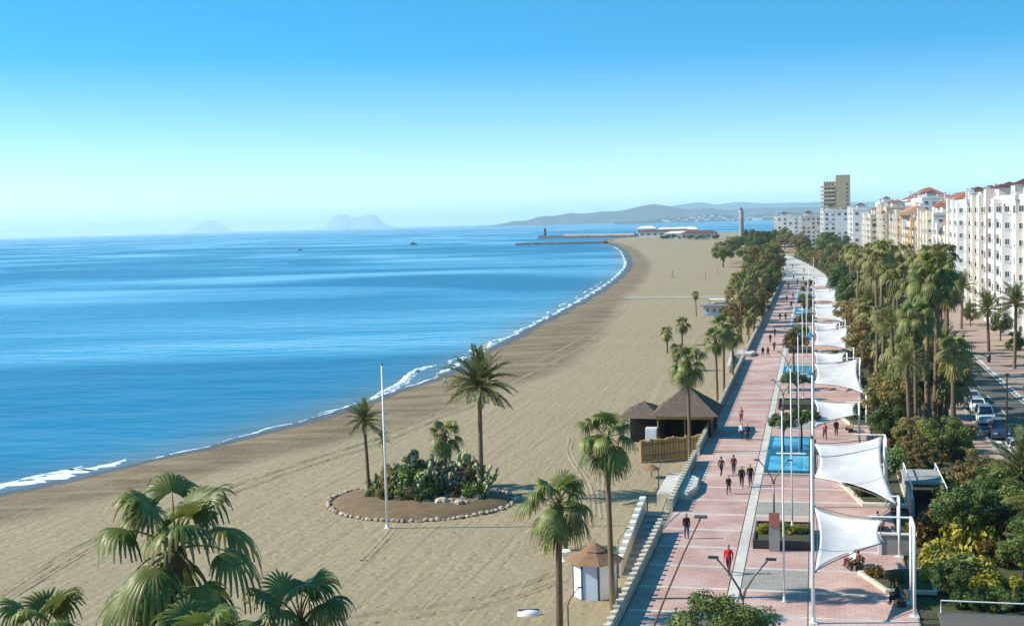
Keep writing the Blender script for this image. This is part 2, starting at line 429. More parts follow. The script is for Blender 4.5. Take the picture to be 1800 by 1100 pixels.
def make_beach():
    m, nt, b = nodes_of('sand'); N, L = nt.nodes, nt.links
    g = N.new('ShaderNodeNewGeometry'); b.inputs['Specular IOR Level'].default_value = 0.2

    def noise(scale, det=5, dist=0.0, st=None):
        q = g.outputs['Position']
        if st:
            mp = N.new('ShaderNodeMapping'); mp.inputs['Scale'].default_value = st; mp.inputs['Rotation'].default_value = (0, 0, R(-25)); L.new(q, mp.inputs['Vector']); q = mp.outputs[0]
        n_ = N.new('ShaderNodeTexNoise'); n_.inputs['Scale'].default_value = scale; n_.inputs['Detail'].default_value = det; n_.inputs['Distortion'].default_value = dist
        L.new(q, n_.inputs['Vector']); return n_

    def ramp(src, p0, c0, p1, c1):
        r_ = N.new('ShaderNodeValToRGB'); r_.color_ramp.elements[0].position = p0; r_.color_ramp.elements[1].position = p1
        r_.color_ramp.elements[0].color = c0; r_.color_ramp.elements[1].color = c1; L.new(src, r_.inputs[0]); return r_

    def mixc(f, a_, b_):
        mi = N.new('ShaderNodeMix'); mi.data_type = 'RGBA'
        if isinstance(f, float):
            mi.inputs['Factor'].default_value = f
        else:
            L.new(f, mi.inputs['Factor'])
        for k, s_ in (('A', a_), ('B', b_)):
            if isinstance(s_, tuple):
                mi.inputs[k].default_value = s_
            else:
                L.new(s_, mi.inputs[k])
        return mi.outputs['Result']
    fine = ramp(noise(1.3, 6).outputs['Fac'], 0.3, (0.262, 0.207, 0.123, 1), 0.7, (0.33, 0.264, 0.16, 1))
    big = ramp(noise(0.035, 4, 0.6, (0.6, 1.6, 1)).outputs['Fac'], 0.4, (0, 0, 0, 1), 0.7, (1, 1, 1, 1))
    col = mixc(big.outputs[0], fine.outputs[0], (0.28, 0.222, 0.134, 1))
    aw = N.new('ShaderNodeAttribute'); aw.attribute_name = 'wet'
    ad = N.new('ShaderNodeAttribute'); ad.attribute_name = 'damp'
    nb = noise(0.16, 5, 0.5)
    am = N.new('ShaderNodeMath'); am.operation = 'ADD'; L.new(aw.outputs['Fac'], am.inputs[0])
    sb = N.new('ShaderNodeMath'); sb.operation = 'MULTIPLY_ADD'; sb.inputs[1].default_value = 0.5; sb.inputs[2].default_value = -0.25
    L.new(nb.outputs['Fac'], sb.inputs[0]); L.new(sb.outputs[0], am.inputs[1])
    wr = ramp(am.outputs[0], 0.35, (0, 0, 0, 1), 0.65, (1, 1, 1, 1))
    dm = N.new('ShaderNodeMath'); dm.operation = 'ADD'; L.new(ad.outputs['Fac'], dm.inputs[0]); L.new(sb.outputs[0], dm.inputs[1])
    dr = ramp(dm.outputs[0], 0.25, (0, 0, 0, 1), 0.8, (1, 1, 1, 1))
    dampc = ramp(noise(0.25, 6, 0.4, (0.35, 1.2, 1)).outputs['Fac'], 0.35, (0.145, 0.106, 0.061, 1), 0.65, (0.235, 0.182, 0.107, 1))
    col = mixc(dr.outputs[0], col, dampc.outputs[0])
    col = mixc(wr.outputs[0], col, (0.085, 0.064, 0.044, 1))
    L.new(col, b.inputs['Base Color'])
    rr = N.new('ShaderNodeMapRange'); rr.inputs['To Min'].default_value = 0.95; rr.inputs['To Max'].default_value = 0.35
    L.new(wr.outputs[0], rr.inputs['Value']); L.new(rr.outputs[0], b.inputs['Roughness'])
    b1 = N.new('ShaderNodeBump'); b1.inputs['Strength'].default_value = 0.5; b1.inputs['Distance'].default_value = 0.12
    L.new(noise(2.2, 3).outputs['Fac'], b1.inputs['Height'])
    b2 = N.new('ShaderNodeBump'); b2.inputs['Strength'].default_value = 0.45; b2.inputs['Distance'].default_value = 0.35
    L.new(noise(0.35, 4, 0.8, (0.5, 1.5, 1)).outputs['Fac'], b2.inputs['Height']); L.new(b1.outputs[0], b2.inputs['Normal'])
    mpk = N.new('ShaderNodeMapping'); mpk.inputs['Scale'].default_value = (0.9, 0.05, 1); mpk.inputs['Rotation'].default_value = (0, 0, R(10)); L.new(g.outputs['Position'], mpk.inputs['Vector'])
    rk = N.new('ShaderNodeTexNoise'); rk.inputs['Scale'].default_value = 1.0; rk.inputs['Detail'].default_value = 4; rk.inputs['Distortion'].default_value = 0.5; L.new(mpk.outputs[0], rk.inputs['Vector'])
    b3 = N.new('ShaderNodeBump'); b3.inputs['Strength'].default_value = 0.5; b3.inputs['Distance'].default_value = 0.3
    L.new(rk.outputs['Fac'], b3.inputs['Height']); L.new(b2.outputs[0], b3.inputs['Normal'])
    vo = N.new('ShaderNodeTexVoronoi'); vo.inputs['Scale'].default_value = 1.1; L.new(g.outputs['Position'], vo.inputs['Vector'])
    vr = N.new('ShaderNodeMapRange'); vr.inputs['From Max'].default_value = 0.35; L.new(vo.outputs['Distance'], vr.inputs['Value'])
    b4 = N.new('ShaderNodeBump'); b4.inputs['Strength'].default_value = 0.55; b4.inputs['Distance'].default_value = 0.12
    L.new(vr.outputs[0], b4.inputs['Height']); L.new(b3.outputs[0], b4.inputs['Normal'])
    L.new(b4.outputs[0], b.inputs['Normal'])
    M['sand'] = m
    Ys = np.concatenate([np.arange(-60, 260, 2.5), np.arange(260, 700, 6.0), np.arange(700, 2051, 18.0)])
    xs = shore(Ys)
    T = np.concatenate([[-0.5, -0.2], np.linspace(0, 0.12, 8), np.linspace(0.14, 1, 44)])
    XR = -11.35
    V, wet, damp = [], [], []
    for y, x in zip(Ys, xs):
        W = XR-x
        wob = 1.2*math.sin(y*0.11)+0.8*math.sin(y*0.31+1)
        for t in T:
            px = x+t*W if t >= 0 else x+t*30
            V.append((px, y, beach_z(px, y, x)))
            d = px-x+wob*0.5
            wet.append(max(0, min(1, 1.15-d/(3.6+0.004*max(0, y-150)))))
            lim = 14+8*max(0, 1-abs(y-240)/160)
            damp.append(max(0, min(1, 0.5+(lim-d)/8.0)))
    n = len(T); Fc = []
    for i in range(len(Ys)-1):
        for j in range(n-1):
            a_ = i*n+j
            Fc.append((a_, a_+1, a_+n+1, a_+n))
    me = bpy.data.meshes.new('beach'); me.from_pydata(V, [], Fc); me.materials.append(m)
    me.attributes.new('wet', 'FLOAT', 'POINT').data.foreach_set('value', wet)
    me.attributes.new('damp', 'FLOAT', 'POINT').data.foreach_set('value', damp)
    me.polygons.foreach_set('use_smooth', [True]*len(Fc))
    struct('beach', me)


make_sea(); make_beach()

# vehicle ruts pressed into the sand: a furrow between two low berms


def rut(pts, width=0.34, h=0.10):
    b = MB(); P = [Vector((p.x, p.y, 0)) for p in pts]
    ys = []
    for i in range(len(P)-1):
        k = max(2, int((P[i+1]-P[i]).length/1.2))
        for j in range(k):
            ys.append(P[i].lerp(P[i+1], j/k))
    ys.append(P[-1])
    # smooth the line a little
    for _ in range(6):
        ys = [ys[0]]+[(ys[i-1]+ys[i]*2+ys[i+1])/4 for i in range(1, len(ys)-1)]+[ys[-1]]
    prof = ((-1.6, 0.0), (-0.9, 1.0), (-0.45, -0.2), (0.45, -0.2), (0.9, 1.0), (1.6, 0.0))
    for i, p in enumerate(ys):
        d = (ys[min(i+1, len(ys)-1)]-ys[max(0, i-1)]).normalized(); s = Vector((-d.y, d.x, 0))
        for (o, z) in prof:
            q = p+s*o*width
            zz = beach_z(q.x, q.y)+(h*z*random.uniform(0.6, 1.3) if z else -0.03)
            if z == -0.2:
                zz = beach_z(q.x, q.y)+0.015
            b.v.append((q.x, q.y, zz))
    k = len(prof)
    for i in range(len(ys)-1):
        for j in range(k-1):
            a = i*k+j
            b.f.append((a, a+1, a+k+1, a+k)); b.m.append(0)
    struct('tyre_track', b.mesh('tyre_track', ['sand'], True))


Zb = -1.55
tracks = [[(0, 1046), (60, 1005), (150, 952), (240, 915), (380, 862), (520, 812), (660, 768), (760, 725), (860, 690), (960, 640), (1060, 590)],
          [(0, 1062), (70, 1018), (160, 962), (250, 922), (390, 870), (530, 819), (670, 775), (770, 732), (870, 698)],
          [(1005, 770), (998, 790), (1012, 815), (1030, 840), (1040, 870), (1042, 905)],
          [(1045, 800), (1058, 830), (1056, 870), (1062, 910)],
          [(560, 1090), (720, 1072), (860, 1050), (980, 1005)],
          [(620, 1098), (760, 1082), (880, 1062), (985, 1020)],
          [(930, 640), (990, 610), (1050, 575), (1100, 545)],
          [(640, 985), (665, 960), (690, 930)]]
for t in tracks:
    rut([at(x, y, Zb) for x, y in t], 0.26, 0.10)

# surf: broken white water along the edge and one small breaking wave
mat('foam', (0.80, 0.82, 0.83), (0.62, 0.70, 0.74), 1.2, 0.7, 0.4, 4, 'World')


def foam_patch(b, y0, y1, off, width, h=0.02, step=0.5, gap=0.0, seed=0):
    """A ragged ribbon of foam following the shore, 'off' metres seaward."""
    rg = random.Random(seed)
    n = int((y1-y0)/step)
    prev = None
    for i in range(n+1):
        y = y0+(y1-y0)*i/n
        x = float(shore(y)[0])-off+0.5*math.sin(y*0.27+seed)+0.35*math.sin(y*0.71+2*seed)
        e = min(1.0, i/6.0, (n-i)/6.0)
        w = width*e*(0.35+0.65*abs(math.sin(y*0.19+seed*1.7)))*(0.8+0.4*rg.random())*(0.7+0.3*math.sin(y*1.9+seed)+0.25*math.sin(y*3.7+2*seed))
        if rg.random() < gap:
            prev = None; continue
        cur = [(x-w/2-(0.2+.2*math.sin(y*2.3+seed))*w, y), (x-w*0.1, y), (x+w/2+rg.random()*0.15*w, y)]
        s = len(b.v)
        b.v += [(cur[0][0], cur[0][1], SEA_Z+0.012), (cur[1][0], cur[1][1], SEA_Z+0.02+h*(0.5+rg.random())), (cur[2][0], cur[2][1], SEA_Z+0.012)]
        if prev is not None:
            for j in range(2):
                b.f.append((prev+j, prev+j+1, s+j+1, s+j)); b.m.append(0)
        prev = s


fb = MB()
foam_patch(fb, 85, 126, 2.4, 3.2, 0.12, 0.35, 0.02, 1)
foam_patch(fb, 88, 122, 4.4, 1.6, 0.10, 0.35, 0.12, 2)
foam_patch(fb, 126, 165, 0.4, 0.45, 0.03, 0.5, 0.05, 3)
foam_patch(fb, 160, 215, 0.2, 0.6, 0.03, 0.5, 0.05, 5)
foam_patch(fb, 205, 262, 0.8, 1.0, 0.08, 0.5, 0.08, 6)
foam_patch(fb, 215, 268, 2.6, 0.8, 0.08, 0.5, 0.2, 7)
foam_patch(fb, 262, 330, 0.6, 1.0, 0.06, 0.6, 0.06, 8)
foam_patch(fb, 320, 620, 0.6, 1.2, 0.1, 1.0, 0.12, 9)
foam_patch(fb, 340, 520, 3.4, 1.0, 0.12, 1.0, 0.45, 10)
foam_patch(fb, 600, 1200, 0.6, 1.4, 0.15, 3.0, 0.2, 11)
struct('surf_foam', fb.mesh('surf_foam', ['foam'], True), 'stuff')
wb_ = MB()                                     # the breaking wave off the island
wp = [at(x, y, SEA_Z) for x, y in ((650, 702), (672, 690), (690, 682), (708, 673), (720, 660), (735, 650), (752, 645), (768, 641))]
wy = []
for i in range(len(wp)-1):
    for j in range(14):
        wy.append(wp[i].lerp(wp[i+1], j/14))
for i, p in enumerate(wy):
    d = (wy[min(i+1, len(wy)-1)]-wy[max(0, i-1)]).normalized(); s = Vector((-d.y, d.x, 0))
    e = math.sin(math.pi*i/(len(wy)-1))**0.6
    hh = 0.34*e*random.uniform(0.4, 1.3); w = (0.62*e+0.08)*random.uniform(0.55, 1.3)
    for o, z in ((-1.3, 0), (-0.5, 0.7), (0.0, 1.0), (0.5, 0.75), (0.9, 0.15), (1.4, 0.02)):
        q = p+s*(-o*w+random.uniform(-.22, .22)*e)
        wb_.v.append((q.x, q.y, SEA_Z+0.005+hh*z*random.uniform(0.6, 1.2)))
for i in range(len(wy)-1):
    for j in range(5):
        a = i*6+j; wb_.f.append((a, a+1, a+7, a+6)); wb_.m.append(0)
struct('breaking_wave', wb_.mesh('breaking_wave', ['foam'], True), 'stuff')

# town ground behind the promenade, rising inland
lb = MB()
LY = [-80, 0, 60, 130, 250, 400, 600, 900, 1300, 2060]
LX = [-11.3, 6, 30, 60, 140, 400, 1500, 4000]
for y in LY:
    for x in LX:
        lb.v.append((x, y, -0.12+(0 if x < 62 else min(16, (x-60)*0.06))))
for i in range(len(LY)-1):
    for j in range(len(LX)-1):
        a = i*len(LX)+j; lb.f.append((a, a+1, a+len(LX)+1, a+len(LX))); lb.m.append(0)
struct('ground', lb.mesh('ground', ['soil']))

# far coast: hills in the haze, the rock and the mountain across the strait


def ridge(name, prof, depth, matname, seed=0, base=-5, rows=7):
    """prof: (px, py) skyline points at distance 'depth' -> a real ridge with slopes in front and behind."""
    rg = np.random.default_rng(seed)
    xs = np.array([p[0] for p in prof], float); ys = np.array([p[1] for p in prof], float)
    q = np.linspace(xs[0], xs[-1], 140); h = smooth_interp(xs, ys, q)+np.convolve(rg.normal(0, 1.1, 146), np.ones(7)/7, 'valid')*1.6
    b = MB(); k = 2*rows+1
    nz = np.cumsum(rg.normal(0, 1, (k, 140)), axis=1); nz -= nz.mean(axis=1, keepdims=True); nz /= np.abs(nz).max()+1e-6
    for i in range(140):
        dirv = cf + cr*((q[i]-900)/FPX) - cu*((h[i]-550)/FPX)
        t = depth/math.hypot(dirv.x, dirv.y); top = Vector((dirv.x*t, dirv.y*t, CAMH+dirv.z*t))
        out = Vector((dirv.x, dirv.y, 0)).normalized()
        H_ = max(2.0, top.z)
        for j in range(k):
            s = (j-rows)/rows
            f = max(0, 1-abs(s)**0.8*(1+0.25*nz[j, i])) if j not in (0, k-1) else 0
            p = top+out*s*H_*3.2
            b.v.append((p.x, p.y, base+(H_-base)*f))
    for i in range(139):
        for j in range(k-1):
            a = i*k+j; b.f.append((a, a+1, a+k+1, a+k)); b.m.append(0)
    struct(name, b.mesh(name, [matname], True))


mat('far_hill', (0.022, 0.038, 0.036), (0.06, 0.07, 0.055), 0.0035, 0.95, 0, None, 'World')
mat('far_rock', (0.16, 0.16, 0.15), (0.09, 0.10, 0.09), 0.003, 0.95, 0, None, 'World')
HILL_NEAR = [(1080, 391), (1130, 388), (1180, 384), (1225, 379), (1262, 377), (1300, 380), (1340, 377), (1390, 374), (1450, 376), (1540, 373), (1650, 378)]
ridge('hill', HILL_NEAR, 8200, 'far_hill', 4)
ridge('hill', [(838, 401), (868, 396), (900, 390), (930, 386), (948, 380), (975, 379), (1000, 375), (1030, 376), (1062, 372), (1090, 370), (1116, 365), (1150, 360), (1178, 364), (1200, 368), (1240, 366), (1280, 369), (1340, 366), (1420, 364), (1520, 362), (1620, 366)], 11500, 'far_hill', 3)
ridge('hill', [(960, 399), (1010, 386), (1080, 375), (1150, 368), (1200, 360), (1230, 356), (1262, 358), (1300, 355), (1340, 358), (1400, 357), (1520, 355), (1700, 360)], 17500, 'far_hill', 5)
ridge('headland', [(558, 402), (572, 396), (584, 384), (592, 379), (606, 378), (620, 381), (634, 380), (648, 377), (660, 378), (668, 385), (678, 393), (700, 399)], 31000, 'far_rock', 8)
ridge('mountain', [(318, 408), (335, 401), (352, 393), (366, 388), (382, 390), (394, 397), (410, 405)], 38000, 'far_rock', 9)

# ------------------------------------------------------------------ promenade
PX0, PX1 = -11.2, 5.6                        # seaward wall, landward edge
ROW0, STEP, NROW = 52.2, 4.95, 80
prom = struct('promenade', MB().box(PX0, 40, -0.9, PX1, 460, -0.02).mesh('promenade', ['joint']))


def sheet(w, l, h, mname, nm):
    """A slab of paving: bevelled top edge, w x l, standing on the bed."""
    b = MB(); e = 0.012
    b.v = [(0, 0, 0), (w, 0, 0), (w, l, 0), (0, l, 0), (0, 0, h-e), (w, 0, h-e), (w, l, h-e), (0, l, h-e), (e, e, h), (w-e, e, h), (w-e, l-e, h), (e, l-e, h)]
    b.f = [(0, 1, 5, 4), (1, 2, 6, 5), (2, 3, 7, 6), (3, 0, 4, 7), (4, 5, 9, 8), (5, 6, 10, 9), (6, 7, 11, 10), (7, 4, 8, 11), (8, 9, 10, 11)]
    b.m = [0]*9
    return b.mesh(nm, [mname])


LZ = -0.018
SW = 0.34                                    # pale band across the paving
PLEN = STEP-SW-0.04
SH = {'redL': sheet(5.55, PLEN, 0.03, 'red_paving', 'paving_panel'), 'redM': sheet(4.0, PLEN, 0.03, 'red_paving', 'paving_panel'),
      'greyM': sheet(4.0, PLEN, 0.03, 'grey_paving', 'paving_panel'), 'redR': sheet(5.7, PLEN, 0.03, 'red_paving', 'paving_panel'),
      'bandL': sheet(5.55, SW, 0.034, 'pale_paving', 'pale_band'), 'bandM': sheet(4.0, SW, 0.034, 'pale_paving', 'pale_band'),
      'bandR': sheet(5.7, SW, 0.034, 'pale_paving', 'pale_band'), 'strip': sheet(0.66, STEP-0.02, 0.034, 'pale_paving', 'pale_band'),
      'gutter': sheet(0.28, STEP-0.02, 0.034, 'pale_paving', 'pale_band')}
POOLS = [(113.0, 131.0), (175.0, 193.0), (236.0, 254.0), (297.0, 315.0), (358.0, 376.0)]
BEDS = [(86.9, 92.6), (151.0, 156.0), (213.5, 218.5), (275, 280), (336, 341)]
for i in range(NROW):
    y = ROW0+i*STEP
    in_pool = any(a-1.2 < y+STEP/2 < b+1.2 for a, b in POOLS)
    near = y < 330
    if near:
        obj('paving_panel', SH['redL'], prom, (PX0+0.24, y+SW+0.02, LZ))
        obj('pale_band', SH['bandL'], prom, (PX0+0.24, y, LZ))
        obj('pale_band', SH['strip'], prom, (-5.33, y+0.01, LZ))
        obj('paving_panel', SH['redR'], prom, (-0.18, y+SW+0.02, LZ))
        obj('pale_band', SH['bandR'], prom, (-0.18, y, LZ))
        obj('pale_band', SH['gutter'], prom, (-0.50, y+0.01, LZ))
        if not in_pool:
            obj('paving_panel', SH['greyM' if i % 4 == 1 else 'redM'], prom, (-4.58, y+SW+0.02, LZ))
            obj('pale_band', SH['bandM'], prom, (-4.58, y, LZ))
far_red, far_pale = MB(), MB()
for i in range(NROW):
    y = ROW0+i*STEP
    if y >= 330 and y < 455:
        for x0, w in ((PX0+0.24, 5.55), (-4.58, 4.0), (-0.18, 5.7)):
            far_red.box(x0, y+SW+.02, LZ, x0+w, y+STEP-0.02, LZ+0.03); far_pale.box(x0, y, LZ, x0+w, y+SW, LZ+0.034)
        far_pale.box(-5.33, y, LZ, -4.67, y+STEP-.02, LZ+0.033)
o = obj('far_paving', far_red.mesh('far_paving', ['red_paving']), prom); o['kind'] = 'stuff'
o = obj('far_pale_bands', far_pale.mesh('far_pale_bands', ['pale_paving']), prom); o['kind'] = 'stuff'
# the walk bends seaward and turns pale farther on
pv_ = MB(); cl = [(-3, 456), (-3.5, 500), (-6, 560), (-11, 640), (-18, 730), (-29, 840)]
for i, (x, y) in enumerate(cl):
    w = 8.2-i*0.9
    pv_.v += [(x-w, y, 0.0), (x+w, y, 0.0), (x-w, y, -0.9), (x+w, y, -0.9)]
for i in range(len(cl)-1):
    a = i*4; pv_.f += [(a, a+1, a+5, a+4), (a+2, a, a+4, a+6), (a+1, a+3, a+7, a+5)]; pv_.m += [0, 0, 0]
struct('walkway', pv_.mesh('walkway', ['pale_paving']))

# seaward parapet: a solid low wall with closely set posts under a coping, broken by the stairs to the sand
post_me = MB().box(-0.16, -0.13, 0, 0.16, 0.13, 1.0).box(-0.19, -0.16, 1.0, 0.19, 0.16, 1.08).mesh('post', ['cream_stone'])


def parapet(y0, y1, posts, label, step=1.1):
    t = thing('parapet', label, 'parapet', (PX0, y0, 0), group='sections of the sea wall parapet')
    L_ = y1-y0
    obj('wall', MB().box(-0.10, 0, -2.6, 0.10, L_, 0.78).mesh('wall', ['cream_stone']), t)
    obj('coping', MB().box(-0.15, 0.02, 0.785, 0.15, L_-0.02, 0.90).mesh('coping', ['cream_stone']), t)
    if posts:
        n = int(L_/step)
        for k in range(n+1):
            obj('post', post_me, t, (0, k*L_/n, 0))


parapet(44, 90.5, True, 'cream stone parapet with posts in the near foreground, up to the first stairs')
parapet(97.5, 118.0, True, 'short cream parapet between the first stairs and the thatched hut')
parapet(121.5, 204, True, 'cream parapet running on past the thatched hut to the second stairs')
parapet(212, 330, True, 'cream parapet beyond the second stairs towards the blue beach bar')
parapet(330, 455, False, 'farthest stretch of parapet below the dark shoreline trees')
# raised planters that flank the stairs
for (y0, y1, lab) in ((101.5, 110.0, 'cream curved planter wall on the parapet beside the first stairs'), (208, 214, 'cream block planter at the head of the second stairs')):
    t = thing('planter', lab, 'planter', (PX0, y0, 0))
    L_ = y1-y0; pts = [(-1.6, 0), (0.9, 0.0), (1.5, L_*0.35), (1.35, L_*0.75), (0.35, L_), (-1.6, L_)]
    obj('curb', MB().prism(pts, -2.4, 0.5).mesh('curb', ['cream_stone']), t)
    obj('cap', MB().prism([(p[0]*0.94, p[1]*0.94+L_*0.03) for p in pts], 0.505, 0.56).mesh('cap', ['pale_paving']), t)


def stairs(y_top, y_bot, label):
    t = thing('beach_stairs', label, 'stairs', (PX0, y_top, 0), group='stairs from the promenade to the sand')
    n = 10; d = (y_bot-y_top)/n; h = 1.55/n
    for k in range(n):
        a, b = sorted((k*d, (k+1)*d))
        obj('step', MB().box(-2.0, a, -2.4, -0.14, b, -h*(k+1)).mesh('step', ['concrete']), t)
    side = MB()
    for k in range(n):
        a, b = sorted((k*d, (k+1)*d))
        side.box(-2.32, a+0.01, -2.4, -2.02, b-0.01, 0.95-h*k)
    obj('outer_wall', side.mesh('outer_wall', ['cream_stone']), t)
    for k in range(n):
        a, b = sorted((k*d, (k+1)*d))
        obj('cap', MB().box(-2.40, a+0.02, 0.955-h*k, -1.94, a+abs(d)*0.6, 1.16-h*k).mesh('cap', ['white_paint']), t)
    g = abs(d*n)
    obj('handrail', MB().tube([(-0.35, 0, 0.95), (-0.35, d*n, -0.62)], 0.03, 6).tube([(-0.35, d*n, -0.62), (-0.35, d*n, -1.7)], 0.03, 6).tube([(-0.35, 0, .95), (-0.35, 0, 0)], 0.03, 6).mesh('handrail', ['dark_metal']), t)


stairs(98, 84.5, 'stairs with white stepped side wall leading down to sand by the kiosk')
stairs(212, 199, 'farther stairs with stepped side wall beside the tall beach palms')
gate = thing('beach_gate', 'dark square gate frame on the sand at the foot of stairs', 'gate', at(1138, 900, -1.5))
obj('frame', MB().box(-0.06, -0.06, 0, 0.06, 0.06, 1.5).box(1.0, -0.06, 0, 1.12, 0.06, 1.5).box(0.065, -0.05, 1.38, 0.995, 0.05, 1.5).mesh('frame', ['dark_metal']), gate)
# pools down the middle of the walk
mw, nt, bs = nodes_of('pool_water')
bs.inputs['Base Color'].default_value = (0.05, 0.38, 0.55, 1); bs.inputs['Roughness'].default_value = 0.08; bs.inputs['IOR'].default_value = 1.33
nn = nt.nodes.new('ShaderNodeTexNoise'); nn.inputs['Scale'].default_value = 2.5; bb = nt.nodes.new('ShaderNodeBump'); bb.inputs['Strength'].default_value = 0.25
rp = nt.nodes.new('ShaderNodeValToRGB'); rp.color_ramp.elements[0].color = (0.02, 0.22, 0.36, 1); rp.color_ramp.elements[1].color = (0.16, 0.48, 0.60, 1)
rp.color_ramp.elements[0].position = 0.35; rp.color_ramp.elements[1].position = 0.7
n2 = nt.nodes.new('ShaderNodeTexNoise'); n2.inputs['Scale'].default_value = 0.45
tcx = nt.nodes.new('ShaderNodeTexCoord')
nt.links.new(tcx.outputs['Object'], nn.inputs['Vector']); nt.links.new(tcx.outputs['Object'], n2.inputs['Vector'])
nt.links.new(n2.outputs['Fac'], rp.inputs[0]); nt.links.new(rp.outputs[0], bs.inputs['Base Color'])
nt.links.new(nn.outputs['Fac'], bb.inputs['Height']); nt.links.new(bb.outputs[0], bs.inputs['Normal'])
M['pool_water'] = mw
POOLLAB = ['nearest blue tiled pool with a white cross ledge', 'second blue pool along the promenade, behind the flat planter', 'third blue pool along the promenade',
           'fourth small pale blue pool far along the promenade', 'farthest pool at the end of the row']
for k, (y0, y1) in enumerate(POOLS):
    t = thing('pool', POOLLAB[k], 'pool', (-4.62, y0, 0.02), group='pools down the middle of the promenade')
    W, L_ = 4.25, y1-y0
    rim = MB()
    for (x0, yy0, x1, yy1) in ((0, 0, W, 0.32), (0, L_-0.32, W, L_), (0, 0.322, 0.32, L_-0.322), (W-0.32, 0.322, W, L_-0.322)):
        rim.box(x0, yy0, 0, x1, yy1, 0.26)
    obj('rim', rim.mesh('rim', ['pool_tile']), t)
    cope = MB()
    for (x0, yy0, x1, yy1) in ((-0.25, -0.25, W+0.1, -0.005), (-0.25, 0, -0.005, L_+.25)):
        cope.box(x0, yy0, 0, x1, yy1, 0.06)
    obj('coping', cope.mesh('coping', ['pale_paving']), t)
    for (a, b) in ((0.325, L_*0.42), (L_*0.58, L_-0.325)):
        obj('water', MB().box(0.325, a, 0, W-0.325, b, 0.22).mesh('water', ['pool_water']), t)
    obj('cross_ledge', MB().box(0.322, L_*0.42+.003, 0, W-0.322, L_*0.58-.003, 0.30).mesh('cross_ledge', ['pool_dark']), t)
    obj('ledge_cap', MB().box(0.9, L_*0.42+.25, 0.302, W-0.6, L_*0.42+0.75, 0.36).mesh('ledge_cap', ['white_paint']), t)

# planting beds between the pools
BEDLAB = ['nearest dark planter box with yellow flowers and a grey pillar', 'second flat dark planter in front of the second pool', 'third dark planter along the promenade',
          'fourth dark planter far along the promenade', 'farthest dark planter of the row']
for k, (y0, y1) in enumerate(BEDS):
    t = thing('planter_box', BEDLAB[k], 'planter', (-4.35, y0, 0.02), group='planter boxes down the middle of the promenade')
    W, L_ = 3.9, y1-y0
    b = MB()
    for (x0, yy0, x1, yy1) in ((0, 0, W, 0.14), (0, L_-0.14, W, L_), (0, 0.142, 0.14, L_-0.142), (W-0.14, 0.142, W, L_-0.142)):
        b.box(x0, yy0, 0, x1, yy1, 0.62)
    obj('box', b.mesh('box', ['dark_metal']), t)
    obj('soil', MB().box(0.142, 0.142, 0, W-.142, L_-.142, 0.5).mesh('soil', ['soil']), t)
    if k == 0:
        obj('pillar', MB().box(1.12, -0.5, 0, 1.85, -0.05, 1.75).mesh('pillar', ['concrete']), t)
        obj('sign_panel', MB().box(1.14, -0.56, 1.76, 1.86, -0.46, 2.7).mesh('sign_panel', ['red_sign']), t)

# ------------------------------------------------------------------ shade sails on masts
mast_me = {}


def mast(name, x, y, h, r, label, group, cat='mast', z=0.02):
    t = thing(name, label, cat, (x, y, z), group=group)
    obj('base_plate', MB().box(-r*2.2, -r*2.2, 0, r*2.2, r*2.2, 0.06).lathe([(r*1.5, .06), (r*1.2, .35)], 10).mesh('base_plate', ['white_paint']), t)
    obj('pole', MB().tube([(0, 0, 0.05), (0, 0, h*0.5), (0, 0, h)], [r, r*0.9, r*0.62], 10).mesh('pole', ['white_paint'], True), t)
    obj('finial', MB().lathe([(r*0.65, h), (r*1.0, h+0.05), (r*0.9, h+.16), (r*.2, h+.24)], 8).mesh('finial', ['grey_metal']), t)
    return t


MY = [71.2, 100.0, 131.5, 162, 193, 224, 256, 290, 330, 375]
for i, y in enumerate(MY):
    mast('sail_mast', -0.25, y, 10.5, 0.10, '%s white mast in the row that carries the shade sails' % nth(i), 'white sail masts')
FY = [(-1.95, 74.9), (-1.75, 92.0), (-1.6, 122.0), (-1.5, 156.5), (-1.3, 204.0), (-1.3, 246), (-1.3, 306)]
for i, (x, y) in enumerate(FY):
    mast('flag_mast', x, y, 11.5, 0.06, '%s thin white flagpole in the middle row of the promenade' % nth(i), 'thin white flagpoles on the promenade', 'flagpole', 0.5 if i in (1, 3) else 0.02)


